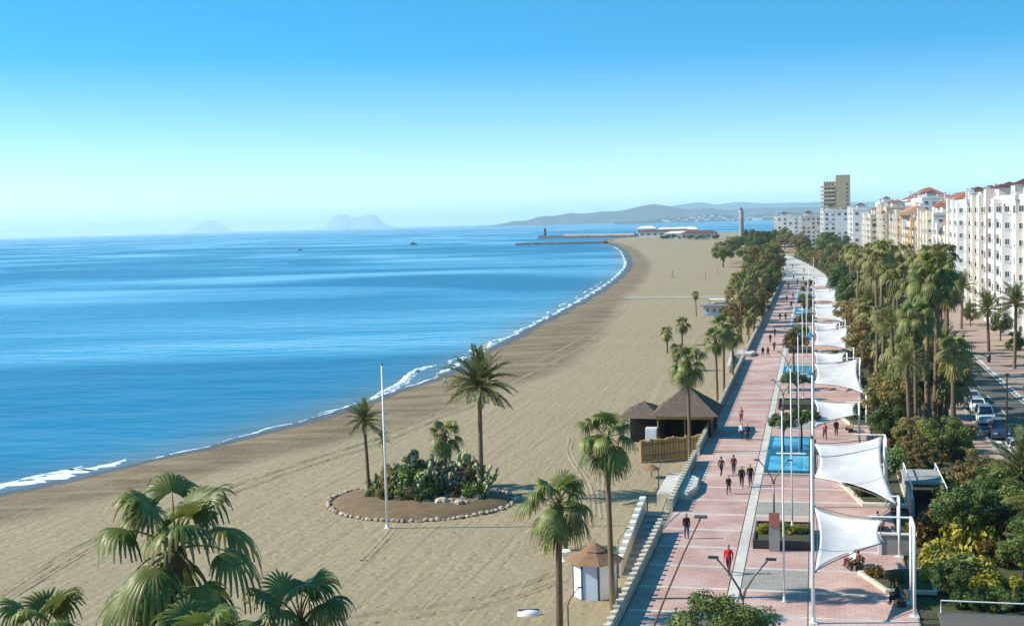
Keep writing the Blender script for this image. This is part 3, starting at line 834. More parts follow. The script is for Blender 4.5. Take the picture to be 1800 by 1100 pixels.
def sail(corners, label, n=14, sag=0.35):
    """Tensioned membrane: bilinear patch with scalloped edges, sagging, 20 mm thick."""
    a, b, c, d = [Vector(p) for p in corners]
    t = thing('shade_sail', label, 'sail', tuple(a), group='white shade sails over the promenade')
    B = MB(); idx = {}
    for s in (0, 1):
        for i in range(n+1):
            for j in range(n+1):
                u, v = i/n, j/n
                uu = u+0.10*math.sin(math.pi*v)*(0.5-u)*2*abs(2*u-1)**2*0.9
                vv = v+0.12*math.sin(math.pi*u)*(0.5-v)*2*abs(2*v-1)**2*0.9
                p = a*(1-uu)*(1-vv)+b*uu*(1-vv)+c*uu*vv+d*(1-uu)*vv
                p = p-Vector((0, 0, sag*math.sin(math.pi*u)*math.sin(math.pi*v)+0.02*s))-a
                idx[s, i, j] = len(B.v); B.v.append(tuple(p))
    for i in range(n):
        for j in range(n):
            B.f.append((idx[0, i, j], idx[0, i+1, j], idx[0, i+1, j+1], idx[0, i, j+1])); B.m.append(0)
            B.f.append((idx[1, i, j+1], idx[1, i+1, j+1], idx[1, i+1, j], idx[1, i, j])); B.m.append(0)
    edge = [(i, 0) for i in range(n)]+[(n, j) for j in range(n)]+[(n-i, n) for i in range(n)]+[(0, n-j) for j in range(n)]
    for k, e in enumerate(edge):
        f = edge[(k+1) % len(edge)]
        B.f.append((idx[0, *e], idx[1, *e], idx[1, *f], idx[0, *f])); B.m.append(0)
    obj('membrane', B.mesh('membrane', ['sailcloth'], True), t)
    for k in range(4):
        p, q = Vector(corners[k])-a, Vector(corners[(k+1) % 4])-a; c_ = (b+c+d+a)/4-a
        mid = (p+q)/2; mid = mid+(c_-mid)*0.11
        obj('edge_cable', MB().tube([tuple(p), tuple((p+mid)/2+(mid-(p+q)/2)*0.25), tuple(mid), tuple((q+mid)/2+(mid-(p+q)/2)*0.25), tuple(q)], 0.03, 5).mesh('edge_cable', ['grey_metal']), t)
        obj('corner_plate', MB().lathe([(0.16, -0.04), (0.16, 0.04)], 6).mesh('corner_plate', ['grey_metal']), t, p)
    return t


def portal(y, label, x1=5.35, h=5.2, ly=2.5, x0=3.0):
    t = thing('steel_portal', label, 'portal', (x1, y, 0.02), group='white steel frames at the garden edge')
    for dy in (0, ly):
        obj('post', MB().tube([(0, dy, 0), (0, dy, h)], [0.095, 0.085], 10).mesh('post', ['white_paint'], True), t)
        obj('foot', MB().box(-.25, dy-.25, -0.02, .25, dy+.25, .05).mesh('foot', ['white_paint']), t)
    obj('beam', MB().box(-0.07, 0.1, h-0.14, 0.07, ly-0.1, h).mesh('beam', ['white_paint']), t)
    obj('arm', MB().tube([(-0.1, ly, h-0.07), (x0-x1, ly, h-0.07)], 0.06, 8).mesh('arm', ['white_paint']), t)
    return t


# alternating sails: one broad at the mast, the next broad at the garden side
SAILS = []
y = 71.5
sl_labels = iter(['%s white shade sail stretched out from the mast row' % nth(i) for i in range(40)])
spec = [('A', 71.5, 83.5), ('B', 86.5, 104), ('A', 121, 133), ('B', 140, 160), ('A', 166, 180), ('B', 184, 206), ('A', 214, 230), ('B', 234, 256),
        ('A', 262, 278), ('B', 284, 310), ('A', 316, 334), ('B', 342, 372), ('A', 380, 400)]
pn = 0
for k, (kd, ya, yb) in enumerate(spec):
    ym = (ya+yb)/2
    if kd == 'A':
        sail([(-0.2, ya, 2.9), (3.9, ym-0.6, 3.3), (4.0, ym+1.4, 4.2), (-0.2, yb, 3.9)], next(sl_labels))
    else:
        sail([(-0.2, ym+1.0, 3.2), (5.2, ya, 3.5), (5.2, yb, 5.1), (-0.2, yb-1.0, 4.6)], next(sl_labels))
        portal(yb-2.4, '%s white steel frame holding the outer corner of a broad sail' % nth(pn), h=5.2)
        portal(ya-0.4, '%s white post pair at the near corner of a broad sail' % nth(pn), h=3.9, ly=1.2, x0=4.6)
        pn += 1
    if kd == 'A' and k > 0:
        portal(ym-0.6, '%s slim white post pair at the tip of a narrow sail' % nth(k//2-1), x1=4.15, h=4.3, ly=1.9, x0=3.0)
    if k == 0:
        portal(73.2, 'white steel frame nearest the camera at right of the first sail', h=5.2)

# street lamps: post with two arms in a V
lamp_post = MB().tube([(0, 0, 0), (0, 0, 2.4), (0, 0, 3.9)], [0.09, 0.075, 0.06], 8).lathe([(0.16, 0), (0.13, 0.3), (0.09, 0.45)], 8).mesh('post', ['grey_metal'], True)
lamp_arm = MB().tube([(0, 0, 3.8), (0.12, 0, 4.3), (0.55, 0, 5.0), (1.1, 0, 5.65)], [0.055, 0.05, 0.045, 0.04], 8).mesh('arm', ['grey_metal'], True)
lamp_head = MB().box(0.98, -0.1, 5.63, 1.42, 0.1, 5.69).box(1.02, -0.08, 5.60, 1.38, 0.08, 5.628, 1).mesh('lamp_head', ['dark_metal', 'lamp_glass'])


def street_lamp(loc, label, arms=2, rz=0.0, s=1.0, cat='lamp'):
    t = thing('street_lamp', label, cat, loc, rz, group='grey street lamps', scale=s)
    obj('post', lamp_post, t)
    for k in range(arms):
        a = obj('arm', lamp_arm, t, rot=(0, 0, math.pi*k)); obj('lamp_head', lamp_head, a)


street_lamp((-3.55, 60.5, 0.02), 'double armed grey lamp whose arms rise above the nearest tree', 2, 0, 1.15)
street_lamp((-2.95, 89.0, 0.5), 'double armed grey lamp standing in the nearest planter box', 2, 0, 0.95)
for i, yy in enumerate((137, 165, 199, 228, 262)):
    street_lamp((-3.4, yy, 0.02), '%s double armed grey lamp beyond the nearest pool' % nth(i), 2, 0, 0.95)
for (px, py, lab) in ((1087, 1015, 'single armed lamp on the sand between the kiosk and the stairs'), (1158, 872, 'single armed lamp on the sand in front of the reed fence'),
                      (1000, 1135, 'single armed lamp at the bottom edge below the kiosk')):
    street_lamp(at(px, py, -1.6), lab, 1, 0, 0.62)
lb0, lb1 = at(1143, 1118, 0.02), at_y(1232, 909, 68.0)
t = thing('leaning_lamp', 'long leaning grey lamp beside the near parapet at the bottom edge', 'lamp', lb0)
dl = lb1-lb0
obj('post', MB().tube([(0, 0, 0), tuple(dl*0.3+Vector((-.08, 0, .05))), tuple(dl*0.7+Vector((-.08, 0, .05))), tuple(dl)], [0.07, 0.06, 0.05, 0.045], 8).lathe([(0.16, 0), (0.13, 0.25)], 8).mesh('post', ['timber'], True), t)
obj('lamp_head', MB().box(-0.35, -0.15, -0.02, 0.35, 0.15, 0.10).mesh('lamp_head', ['grey_metal']), t, dl)

# ------------------------------------------------------------------ palms


def fan_frond(elev, L_=1.25, Rb=1.15, n=22, droop=0.9, seed=0, dead=False, seg=5, petiole_only=False):
    """A costapalmate leaf growing along +X: petiole, pleated blade, hanging split tips."""
    rg = random.Random(seed); b = MB()
    e = R(elev); P = []; p = Vector((0, 0, 0)); ang = e
    for k in range(6):
        P.append(p.copy()); p = p+Vector((math.cos(ang), 0, math.sin(ang)))*(L_/5); ang -= R(5+5*(1 if elev < 50 else 0.4))
    b.tube(P, [0.045, 0.035, 0.03, 0.026, 0.022, 0.018], 4, 0)
    hub = P[-1]; fwd = (P[-1]-P[-2]).normalized(); side = Vector((0, 1, 0)); up = fwd.cross(side)*-1
    up = side.cross(fwd)*-1 if up.z < 0 else up
    down = Vector((0, 0, -1))
    spread = R(118)
    rows = []
    for k in range(n+1):
        th = -spread+2*spread*k/n
        rows.append(th)
    dth = 2*spread/n
    for k in range(n):
        th = (rows[k]+rows[k+1])/2
        d = fwd*math.cos(th)+side*math.sin(th)
        ln = Rb*(0.80+0.22*math.cos(th))*rg.uniform(0.88, 1.08)
        s = (side*math.cos(th)-fwd*math.sin(th))
        dr = droop*rg.uniform(0.8, 1.25)
        lift = (1-math.cos(th))*0.05
        prev = None
        for j in range(seg+1):
            u = j/seg
            w = min(Rb*u*math.sin(dth/2)*1.04, 0.5*Rb*math.sin(dth/2)*1.04*(1.25-u)*1.35)
            w = max(w, 0.006)
            c = hub+d*(ln*(u-0.18*dr*u**3))+down*(ln*dr*0.62*max(0, u-0.18)**2*1.25)-up*(0.10*abs(math.sin(th))*u)+up*lift*u
            fold = 0.30*w
            q = (c-s*w-up*fold, c+up*fold, c+s*w-up*fold)
            i0 = len(b.v); b.v += [tuple(x) for x in q]
            if prev is not None:
                for m_ in range(2):
                    b.f.append((prev+m_, prev+m_+1, i0+m_+1, i0+m_)); b.m.append(2 if j == seg and rg.random() < 0.8 else 1)
            prev = i0
    return b


def date_frond(elev, L_=2.9, n=34, seed=0, curve=75, ll=0.56):
    """A pinnate leaf along +X with a curved rachis and two ranks of leaflets."""
    rg = random.Random(seed); b = MB(); e = R(elev); ang = e; p = Vector((0, 0, 0)); P = []
    K = 12
    for k in range(K+1):
        P.append(p.copy()); p = p+Vector((math.cos(ang), 0, math.sin(ang)))*(L_/K); ang -= R(curve)/K*(0.4+1.2*k/K)
    b.tube(P, [0.045*(1-0.85*k/K) for k in range(K+1)], 4, 0)
    for k in range(n):
        u = 0.14+0.86*k/(n-1); f = u*K; i = min(K-1, int(f)); c = P[i].lerp(P[i+1], f-i)
        t = (P[i+1]-P[i]).normalized(); up = Vector((0, 1, 0)).cross(t)*-1
        if up.z < 0:
            up = -up
        for s in (-1, 1):
            ln = ll*(math.sin(math.pi*min(1, 0.22+0.70*u))**0.7)*rg.uniform(0.85, 1.1)
            d = (t*(0.75+rg.uniform(-.1, .1))+Vector((0, s, 0))*0.8+up*rg.uniform(0.1, 0.5)).normalized()
            w = 0.036
            n_ = d.cross(up).normalized()*w
            tip = c+d*ln+Vector((0, 0, -0.10*ln))
            m = c+d*ln*0.5
            b.poly([c-n_*0.5, m-n_, tip, m+n_], 1)
    return b


FAN_E = (84, 70, 50, 25, -8, -42)
FAN = []
for i, e in enumerate(FAN_E):
    dr = (0.5, 0.95, 1.25, 1.35, 1.2, 0.95)[i]
    FAN.append([fan_frond(e, 1.25 if i else 1.0, 1.12, 22, dr, 10*i+s).mesh('frond', ['petiole', 'fan_leaf', 'fan_leaf_tip'], True) for s in range(2)])
DEADF = [fan_frond(-70, 0.8, 0.9, 12, 1.0, 90+s, seg=3).mesh('dead_frond', ['dead_leaf', 'dead_leaf', 'dead_leaf'], True) for s in range(2)]
DATE_E = (84, 68, 50, 30, 10, -14)
DATE = [[date_frond(e, 2.9, 34, 20*i+s, (30, 45, 60, 70, 65, 45)[i]).mesh('frond', ['petiole', 'date_leaf']) for s in range(2)] for i, e in enumerate(DATE_E)]


def trunk_mesh(seed, bend, boots=True):
    """Unit trunk (height 1, radius 1) ringed with old leaf scars, slightly leaning."""
    rg = random.Random(seed); b = MB(); K, n = 26, 9
    for k in range(K+1):
        t = k/K; r_ = (1.0-0.32*t**0.7)*(1+0.055*(k % 2)+rg.uniform(-.03, .03))*(1.22 if k == 0 else 1)
        cx, cy = bend*math.sin(t*2.2)*0.5, bend*0.6*t*t
        b.v += [(cx+r_*math.cos(2*math.pi*q/n), cy+r_*math.sin(2*math.pi*q/n), t) for q in range(n)]
    for k in range(K):
        for q in range(n):
            q2 = (q+1) % n; b.f.append((k*n+q, k*n+q2, (k+1)*n+q2, (k+1)*n+q)); b.m.append(0)
    b.f.append(tuple(K*n+q for q in range(n))); b.m.append(0)
    return b.mesh('trunk', ['palm_trunk'], True)


TRUNK = [trunk_mesh(s, b) for s, b in ((1, 0.0), (2, 0.9), (3, -0.9))]
TRUNK_TOP = [Vector((b*math.sin(2.2)*0.5, b*0.6, 1)) for b in (0.0, 0.9, -0.9)]
boot_me = MB().lathe([(0.75, -1.0), (1.35, -0.6), (1.55, -0.15), (1.1, 0.15), (0.4, 0.35)], 10).mesh('crown_shaft', ['dead_leaf'], True)


def fan_counts(kind):
    return kind


def palm(kind, base, height, rad, label, crown_r, group=None, nf=26, seed=0, dead=6, tv=None, fronds=True):
    """A palm as trunk, crown shaft and single fronds."""
    rg = random.Random(seed*13+5)
    t = thing('fan_palm' if kind == 'fan' else 'date_palm', label, 'palm tree', base, rg.uniform(0, 6.28), group)
    t.rotation_euler = (R(rg.uniform(-1.6, 1.6)), R(rg.uniform(-1.6, 1.6)), t.rotation_euler[2])
    tv = rg.randrange(3) if tv is None else tv
    obj('trunk', TRUNK[tv], t, (0, 0, -0.2), None, (rad, rad, height+0.2))
    top = Vector((TRUNK_TOP[tv].x*rad, TRUNK_TOP[tv].y*rad, height))
    obj('crown_shaft', boot_me, t, top, None, (rad*0.85, rad*0.85, 0.55))
    s = crown_r/(2.15 if kind == 'fan' else 2.5)
    if fronds:
        lib = FAN if kind == 'fan' else DATE
        for k in range(nf):
            u = (k+0.5)/nf
            i = min(5, int(u**0.85*6))
            if kind == 'fan' and i == 5 and rg.random() < 0.35:
                i = 4
            obj('frond', lib[i][rg.randrange(2)], t, top+Vector((0, 0, 0.12*(1-u))), (R(rg.uniform(-10, 10)), R(rg.uniform(-7, 7)), k*2.39996+rg.uniform(-.25, .25)), s*rg.uniform(0.88, 1.1))
        if kind == 'fan':
            for k in range(dead):
                obj('dead_frond', DEADF[k % 2], t, top+Vector((0, 0, -0.35)), (0, R(rg.uniform(-8, 10)), k*2.4+rg.uniform(-.3, .3)), s*rg.uniform(0.7, 0.95))
    return t


def join_crown(kind, seed, nf=24, n=14, matn='fan_leaf_far'):
    """One mesh crown for palms too far off to show single fronds."""
    rg = random.Random(seed); B = MB()
    for k in range(nf):
        u = (k+0.5)/nf; i = min(5, int(u**0.85*6))
        if kind == 'fan':
            f = fan_frond(FAN_E[i], 1.2 if i else 0.9, 1.15, n, (0.5, 0.95, 1.25, 1.35, 1.2, 0.95)[i], seed*50+k, seg=3)
        else:
            f = date_frond(DATE_E[i], 2.9, 16, seed*50+k, (40, 60, 78, 85, 80, 55)[i], 0.55)
        mt = Matrix.Rotation(k*2.39996+rg.uniform(-.25, .25), 4, 'Z') @ Matrix.Rotation(R(rg.uniform(-8, 8)), 4, 'Y') @ Matrix.Scale(rg.uniform(.85, 1.1), 4)
        o_ = len(B.v); B.v += [tuple(mt @ Vector(v)) for v in f.v]
        B.f += [tuple(o_+i_ for i_ in q) for q in f.f]; B.m += f.m
    if kind == 'fan':
        for k in range(8):
            f = fan_frond(-72, 0.7, 0.95, 9, 1.0, seed*70+k, seg=2)
            mt = Matrix.Translation((0, 0, -0.3)) @ Matrix.Rotation(k*0.8, 4, 'Z')
            o_ = len(B.v); B.v += [tuple(mt @ Vector(v)) for v in f.v]
            B.f += [tuple(o_+i_ for i_ in q) for q in f.f]; B.m += [3]*len(f.f)
        return B.mesh('crown', ['petiole', matn, 'fan_leaf_tip', 'dead_leaf'], True)
    return B.mesh('crown', ['petiole', 'date_leaf'], False)


FARFAN = [join_crown('fan', s) for s in range(3)]
FARDATE = [join_crown('date', s, 34) for s in range(2)]


def far_palm(kind, base, height, rad, crown_r, label, group=None, seed=0):
    rg = random.Random(seed*7+3)
    t = thing('fan_palm' if kind == 'fan' else 'date_palm', label, 'palm tree', base, rg.uniform(0, 6.28), group)
    t.rotation_euler = (R(rg.uniform(-1.6, 1.6)), R(rg.uniform(-1.6, 1.6)), t.rotation_euler[2])
    tv = rg.randrange(3)
    obj('trunk', TRUNK[tv], t, (0, 0, -0.3), None, (rad, rad, height+0.3))
    s = crown_r/(2.15 if kind == 'fan' else 2.5)
    lib = FARFAN if kind == 'fan' else FARDATE
    obj('crown', lib[rg.randrange(len(lib))], t, (TRUNK_TOP[tv].x*rad, TRUNK_TOP[tv].y*rad, height), None, (s, s, s*rg.uniform(.9, 1.12)))
    return t


def palm_px(kind, base_px, crown_px, hw_px, label, zb=-1.55, rad=0.24, near=True, seed=0, nf=26, dead=6, tv=None):
    """Palm surveyed from its foot and crown in the photograph."""
    b = at(*base_px, zb)
    c = at_y(crown_px[0], crown_px[1], b.y)
    dist = (Vector((b.x, b.y, 0))).length
    r = hw_px*dist/FPX
    if near:
        return palm(kind, b, c.z-zb, rad, label, r, None, nf, seed, dead, tv)
    return far_palm(kind, b, c.z-zb, rad, r, label, None, seed)


def palm_at(kind, px, py, dist_y, hw_px, label, zb=-1.55, rad=0.26, seed=0, nf=26, dead=6):
    c = at_y(px, py, dist_y); r = hw_px*math.hypot(c.x, c.y)/FPX
    return palm(kind, (c.x, c.y, zb), c.z-zb, rad, label, r, None, nf, seed, dead, 0)


# foreground fan palms rising from below the frame
palm_at('fan', 310, 968, 33.0, 168, 'large fan palm in the left foreground with drooping fans', seed=1, nf=22, dead=5)
palm_at('fan', 70, 1140, 31.0, 125, 'fan palm at the bottom left corner, only its upper fans showing', seed=2, nf=18)
palm_at('fan', 352, 1160, 29.0, 130, 'low fan palm at the bottom edge under the large foreground palm', seed=3, nf=18)
palm_at('fan', 550, 1098, 34.0, 130, 'fan palm at the bottom edge with two tall upright fans', seed=4, nf=20)
# beach palms
palm_px('fan', (1078, 1097), (1074, 772), 66, 'tall fan palm in front of the white kiosk', seed=11, nf=24, rad=0.2, tv=0)
palm_px('fan', (984, 1135), (966, 890), 78, 'bushy fan palm left of the kiosk, trunk leaving the bottom edge', seed=12, nf=24, rad=0.24, tv=0)
palm_px('fan', (994, 966), (1000, 905), 40, 'short dark fan palm just behind the bushy one', seed=13, nf=20, rad=0.2, tv=0)
palm_px('fan', (1213, 822), (1211, 640), 42, 'slim fan palm standing in front of the thatched hut', seed=14, nf=24, rad=0.2, tv=0)
palm_px('date', (846, 866), (843, 680), 62, 'tall date palm with feathery crown on the round garden', -1.0, rad=0.26, seed=15, nf=62, tv=0)
palm_px('date', (649, 868), (640, 742), 36, 'slender date palm at the left end of the round garden', -1.1, rad=0.19, seed=16, nf=46, tv=0)
palm_px('fan', (784, 846), (779, 768), 40, 'short palm among cacti in the middle of the round garden', -1.0, rad=0.2, seed=17, nf=22, dead=2, tv=0)
palm_px('date', (676, 846), (676, 773), 17, 'thin young date palm right behind the white flagpole', -1.0, rad=0.09, seed=18, nf=22, tv=0)
small = [((1173, 620), (1173, 583), 16, 'fan'), ((1199, 606), (1199, 568), 18, 'fan'), ((1262, 726), (1257, 596), 27, 'fan'), ((1273, 708), (1272, 575), 29, 'fan'),
         ((1289, 692), (1291, 588), 25, 'fan'), ((1224, 556), (1223, 517), 9, 'fan'), ((1316, 622), (1314, 560), 15, 'fan'), ((1326, 600), (1322, 545), 14, 'fan'), ((1190, 652), (1178, 615), 18, 'fan')]
slab = ['small palm farthest left on the open sand above the hut', 'small palm just right of the farthest left one above the hut', 'left of three tall palms behind the hut roof',
        'middle of three tall palms behind the hut roof', 'right of three tall palms behind the hut roof', 'lone small palm left of the blue beach bar',
        'palm beside the parapet before the beach bar', 'palm beside the parapet right under the shoreline trees', 'low bushy palm on sand behind the slim hut palm']
for i, ((b_, c_, hw, kd)) in enumerate(small):
    palm_px(kd, b_, c_, hw, slab[i], near=hw > 20, seed=30+i, rad=0.19, nf=20, tv=0)

# ------------------------------------------------------------------ broadleaf trees and shrubs


def leaves(clumps, n, size, seed, flat=0.0):
    """n leaf quads spread over the shells of many small clumps."""
    rg = np.random.default_rng(seed)
    c = np.array([k[:3] for k in clumps]); r = np.array([k[3] for k in clumps])
    pr = r**2/np.sum(r**2); id_ = rg.choice(len(clumps), n, p=pr)
    d = rg.normal(size=(n, 3)); d /= np.linalg.norm(d, axis=1, keepdims=True)
    rad = rg.uniform(0.55, 1.08, (n, 1))
    p = c[id_]+d*rad*r[id_][:, None]*np.array([1, 1, 0.85])
    nrm = d*0.9+rg.normal(size=(n, 3))*0.55+np.array([0, 0, 0.35]); nrm /= np.linalg.norm(nrm, axis=1, keepdims=True)
    t = np.cross(nrm, rg.normal(size=(n, 3))); t /= np.linalg.norm(t, axis=1, keepdims=True); b = np.cross(nrm, t)
    s = size*rg.uniform(0.6, 1.35, (n, 1))
    v = np.empty((n, 4, 3)); v[:, 0] = p-t*s; v[:, 1] = p-b*s*0.5+nrm*s*0.12; v[:, 2] = p+t*s; v[:, 3] = p+b*s*0.5+nrm*s*0.12
    return v.reshape(-1, 3)


def leaf_mesh(name, clumps, n, size, seed, matn):
    v = leaves(clumps, n, size, seed); me = bpy.data.meshes.new(name)
    me.vertices.add(len(v)); me.vertices.foreach_set('co', v.ravel())
    k = len(v)//4; me.loops.add(4*k); me.loops.foreach_set('vertex_index', np.arange(4*k)); me.polygons.add(k)
    me.polygons.foreach_set('loop_start', np.arange(0, 4*k, 4)); me.polygons.foreach_set('loop_total', np.full(k, 4))
    me.materials.append(M[matn]); me.update(calc_edges=True); me.validate()
    return me


def crown_clumps(seed, rx, rz, zc, n, r0, r1, shape='round'):
    rg = random.Random(seed); out = []
    while len(out) < n:
        x, y, z = rg.uniform(-1, 1), rg.uniform(-1, 1), rg.uniform(-1, 1)
        q = x*x+y*y+z*z
        if q > 1 or q < 0.12:
            continue
        if shape == 'umbrella' and z < -0.35:
            continue
        if shape == 'cone':
            f = (1-z)/2
            if x*x+y*y > f*f+0.02:
                continue
        k = rg.uniform(r0, r1)
        out.append((x*rx, y*rx, zc+z*rz, k))
    return out


def make_tree(kind, seed, matn, H, rx, rz, zc, ncl, nl, size, r0=0.5, r1=1.1, shape='round'):
    cl = crown_clumps(seed, rx, rz, zc, ncl, r0, r1, shape)
    me = leaf_mesh('crown', cl, nl, size, seed, matn)
    rg = random.Random(seed); b = MB(); fork = max(0.8, zc-rz*0.75)
    b.tube([(0, 0, -0.3), (rg.uniform(-.1, .1), rg.uniform(-.1, .1), fork*0.5), (0.05, 0, fork), (0, 0, zc)], [0.03*H, 0.024*H, 0.02*H, 0.006*H], 8)
    for k in range(7):
        c = cl[rg.randrange(len(cl))]; z0 = fork*rg.uniform(0.8, 1.0)
        m_ = Vector((c[0]*0.5, c[1]*0.5, (z0+c[2])/2+0.2))
        b.tube([(0, 0, z0), tuple(m_), (c[0]*0.92, c[1]*0.92, c[2])], [0.013*H, 0.008*H, 0.003*H], 5)
    return (me, b.mesh('trunk', ['bark'], True), H)


TREES = {
    'dark': [make_tree('dark', 1, 'leaf_dark', 8, 3.2, 2.7, 5.2, 42, 7000, 0.17), make_tree('dark', 2, 'leaf_dark', 8, 2.7, 3.1, 5.0, 40, 7000, 0.17)],
    'green': [make_tree('green', 3, 'leaf_green', 8, 3.3, 2.6, 5.3, 44, 6500, 0.18), make_tree('green', 4, 'leaf_green', 8, 2.6, 3.2, 4.9, 38, 6000, 0.18)],
    'olive': [make_tree('olive', 5, 'leaf_olive', 8, 3.2, 2.7, 5.2, 34, 5000, 0.17, 0.4, 0.95), make_tree('olive', 6, 'leaf_olive', 8, 2.8, 3.0, 5.0, 34, 5000, 0.17, 0.4, 0.95)],
    'brown': [make_tree('brown', 7, 'leaf_brown', 8, 3.0, 2.7, 5.2, 32, 4500, 0.17, 0.4, 0.9)],
    'umbrella': [make_tree('umbrella', 8, 'leaf_green', 3.6, 1.35, 0.75, 2.9, 26, 3000, 0.10, 0.25, 0.5, 'umbrella'), make_tree('umbrella', 9, 'leaf_dark', 3.6, 1.4, 0.7, 2.9, 26, 3200, 0.10, 0.25, 0.5, 'umbrella'),
                 make_tree('umbrella', 10, 'leaf_brown', 3.6, 1.3, 0.9, 2.9, 24, 2800, 0.10, 0.25, 0.5, 'umbrella')],
}


def tree(kind, v, base, H, label, group=None, wide=1.0, rz=None, cat='tree', name=None):
    me, tr, h0 = TREES[kind][v % len(TREES[kind])]
    s = H/h0
    t = thing(name or {'umbrella': 'umbrella_tree'}.get(kind, 'broadleaf_tree'), label, cat, base, random.uniform(0, 6.28) if rz is None else rz, group)
    obj('trunk', tr, t, None, None, s); obj('crown', me, t, None, None, (s*wide, s*wide, s))
    return t


def make_shrub(seed, matn, n=1500, size=0.085, r=0.7, h=0.9, ncl=14):
    rg = random.Random(seed)
    cl = [(rg.uniform(-r, r)*0.75, rg.uniform(-r, r)*0.75, rg.uniform(0.25, 0.75)*h, rg.uniform(0.2, 0.42)) for _ in range(ncl)]
    me = leaf_mesh('foliage', cl, n, size, seed, matn)
    b = MB()
    for c in cl[:7]:
        b.tube([(c[0]*0.15, c[1]*0.15, -0.1), (c[0]*0.5, c[1]*0.5, c[2]*0.6), (c[0], c[1], c[2])], [0.025, 0.018, 0.008], 5)
    return me, b.mesh('stem', ['bark'])


SHRUBS = {k: [make_shrub(50+7*i+j, m_) for j in range(2)] for i, (k, m_) in enumerate((('dark', 'leaf_dark'), ('green', 'leaf_green'), ('olive', 'leaf_olive'), ('yellow', 'leaf_yellow'), ('orange', 'leaf_orange'), ('brown', 'leaf_brown')))}


def shrub(kind, base, s, label, group=None, v=0, tall=1.0, cat='shrub'):
    fo, st = SHRUBS[kind][v % 2]
    t = thing('shrub', label, cat, base, random.uniform(0, 6.28), group, (s, s, s*tall))
    obj('foliage', fo, t); obj('stem', st, t)
    return t


def make_cactus(seed, n=42, h=2.6):
    """Prickly pear: flat oval pads stacked edge on edge."""
    rg = random.Random(seed); b = MB(); tips = [(Vector((rg.uniform(-.7, .7), rg.uniform(-.7, .7), 0)), Vector((0, 0, 1))) for _ in range(7)]
    for k in range(n):
        i = rg.randrange(len(tips)); p, d = tips[i]
        d = (d+Vector((rg.uniform(-.6, .6), rg.uniform(-.6, .6), rg.uniform(-.1, .7)))).normalized()
        L_ = rg.uniform(0.4, 0.62); w = L_*0.33
        if p.z+L_ > h:
            tips[i] = (Vector((rg.uniform(-.8, .8), rg.uniform(-.8, .8), rg.uniform(0, .6))), Vector((0, 0, 1))); continue
        s = d.cross(Vector((rg.uniform(-1, 1), rg.uniform(-1, 1), 0.2))).normalized(); nn_ = d.cross(s)*0.055
        c = p+d*L_*0.5; ring = []
        for q in range(9):
            a = 2*math.pi*q/9; ring.append(c+d*math.cos(a)*L_*0.52+s*math.sin(a)*w)
        i0 = len(b.v); b.v += [tuple(x*1.0) for x in ring]; b.v += [tuple(c+nn_), tuple(c-nn_)]
        for q in range(9):
            q2 = (q+1) % 9
            b.f.append((i0+q, i0+q2, i0+9)); b.f.append((i0+q2, i0+q, i0+10)); b.m += [0, 0]
        tips[i] = (p+d*L_*0.95, d)
        if rg.random() < 0.75:
            tips.append((p+d*L_*0.85+s*w*0.6, d))
    return b.mesh('pads', ['cactus'], True)


CACTI = [make_cactus(s, 75, 2.7) for s in (3, 4, 5)]

# the round garden on the sand
gc = at(738, 880, -1.5)
mb_ = MB(); GR = []
for k in range(40):
    a = 2*math.pi*k/40; GR.append((1+0.03*math.sin(3*a), a))
for ri, (f, z) in enumerate(((1.0, -0.25), (0.93, 0.14), (0.6, 0.42), (0.25, 0.55))):
    for w, a in GR:
        mb_.v.append((8.4*f*w*math.cos(a), 7.2*f*w*math.sin(a), z+random.uniform(-.03, .03)))
for r_ in range(3):
    for k in range(40):
        k2 = (k+1) % 40
        mb_.f.append((r_*40+k, r_*40+k2, (r_+1)*40+k2, (r_+1)*40+k)); mb_.m.append(0)
mb_.f.append(tuple(120+k for k in range(40))); mb_.m.append(0)
mound = struct('garden_mound', mb_.mesh('garden_mound', ['mound_soil'], True)); mound.location = gc


def stone_mesh(seed):
    rg = random.Random(seed); b = MB(); n = 7
    for (r_, z) in ((0.75, 0), (1.0, 0.35), (0.85, 0.7), (0.4, 0.95)):
        for k in range(n):
            a = 2*math.pi*k/n; q = r_*rg.uniform(0.8, 1.15); b.v.append((q*math.cos(a), q*math.sin(a)*0.8, z*rg.uniform(.85, 1.1)))
    for i in range(3):
        for k in range(n):
            k2 = (k+1) % n; b.f.append((i*n+k, i*n+k2, (i+1)*n+k2, (i+1)*n+k)); b.m.append(0)
    b.f.append(tuple(3*n+k for k in range(n))); b.m.append(0)
    return b.mesh('stone', ['rock'])


STONES = [stone_mesh(s) for s in range(5)]
NS = 112
for k in range(NS):
    a = 2*math.pi*k/NS; w = 1+0.03*math.sin(3*a)
    if random.random() < 0.06:
        continue
    s = random.uniform(0.17, 0.34)
    obj('stone', STONES[k % 5], mound, (8.45*w*math.cos(a)+random.uniform(-.12, .12), 7.25*w*math.sin(a)+random.uniform(-.12, .12), -0.12), (0, 0, random.uniform(0, 6)), s)
for k in range(34):                                    # rockery heap on the right of the garden
    x, y = random.uniform(0.5, 5.6), random.uniform(-2.2, 1.4)
    s = random.uniform(0.22, 0.6)
    obj('stone', STONES[k % 5], mound, (x, y, 0.25-0.03*abs(x-3)), (0, 0, random.uniform(0, 6)), s)
isl = [(-4.8, 1.2, 0.7), (-3.3, 0.4, 0.8), (-1.6, 1.6, 1.15), (-0.2, 0.9, 1.5), (0.9, 0.2, 0.95), (2.6, 1.5, 1.15), (3.6, 2.0, 1.5), (5.2, 1.2, 1.2), (-2.8, -0.6, 0.6), (0.2, -0.8, 0.75)]
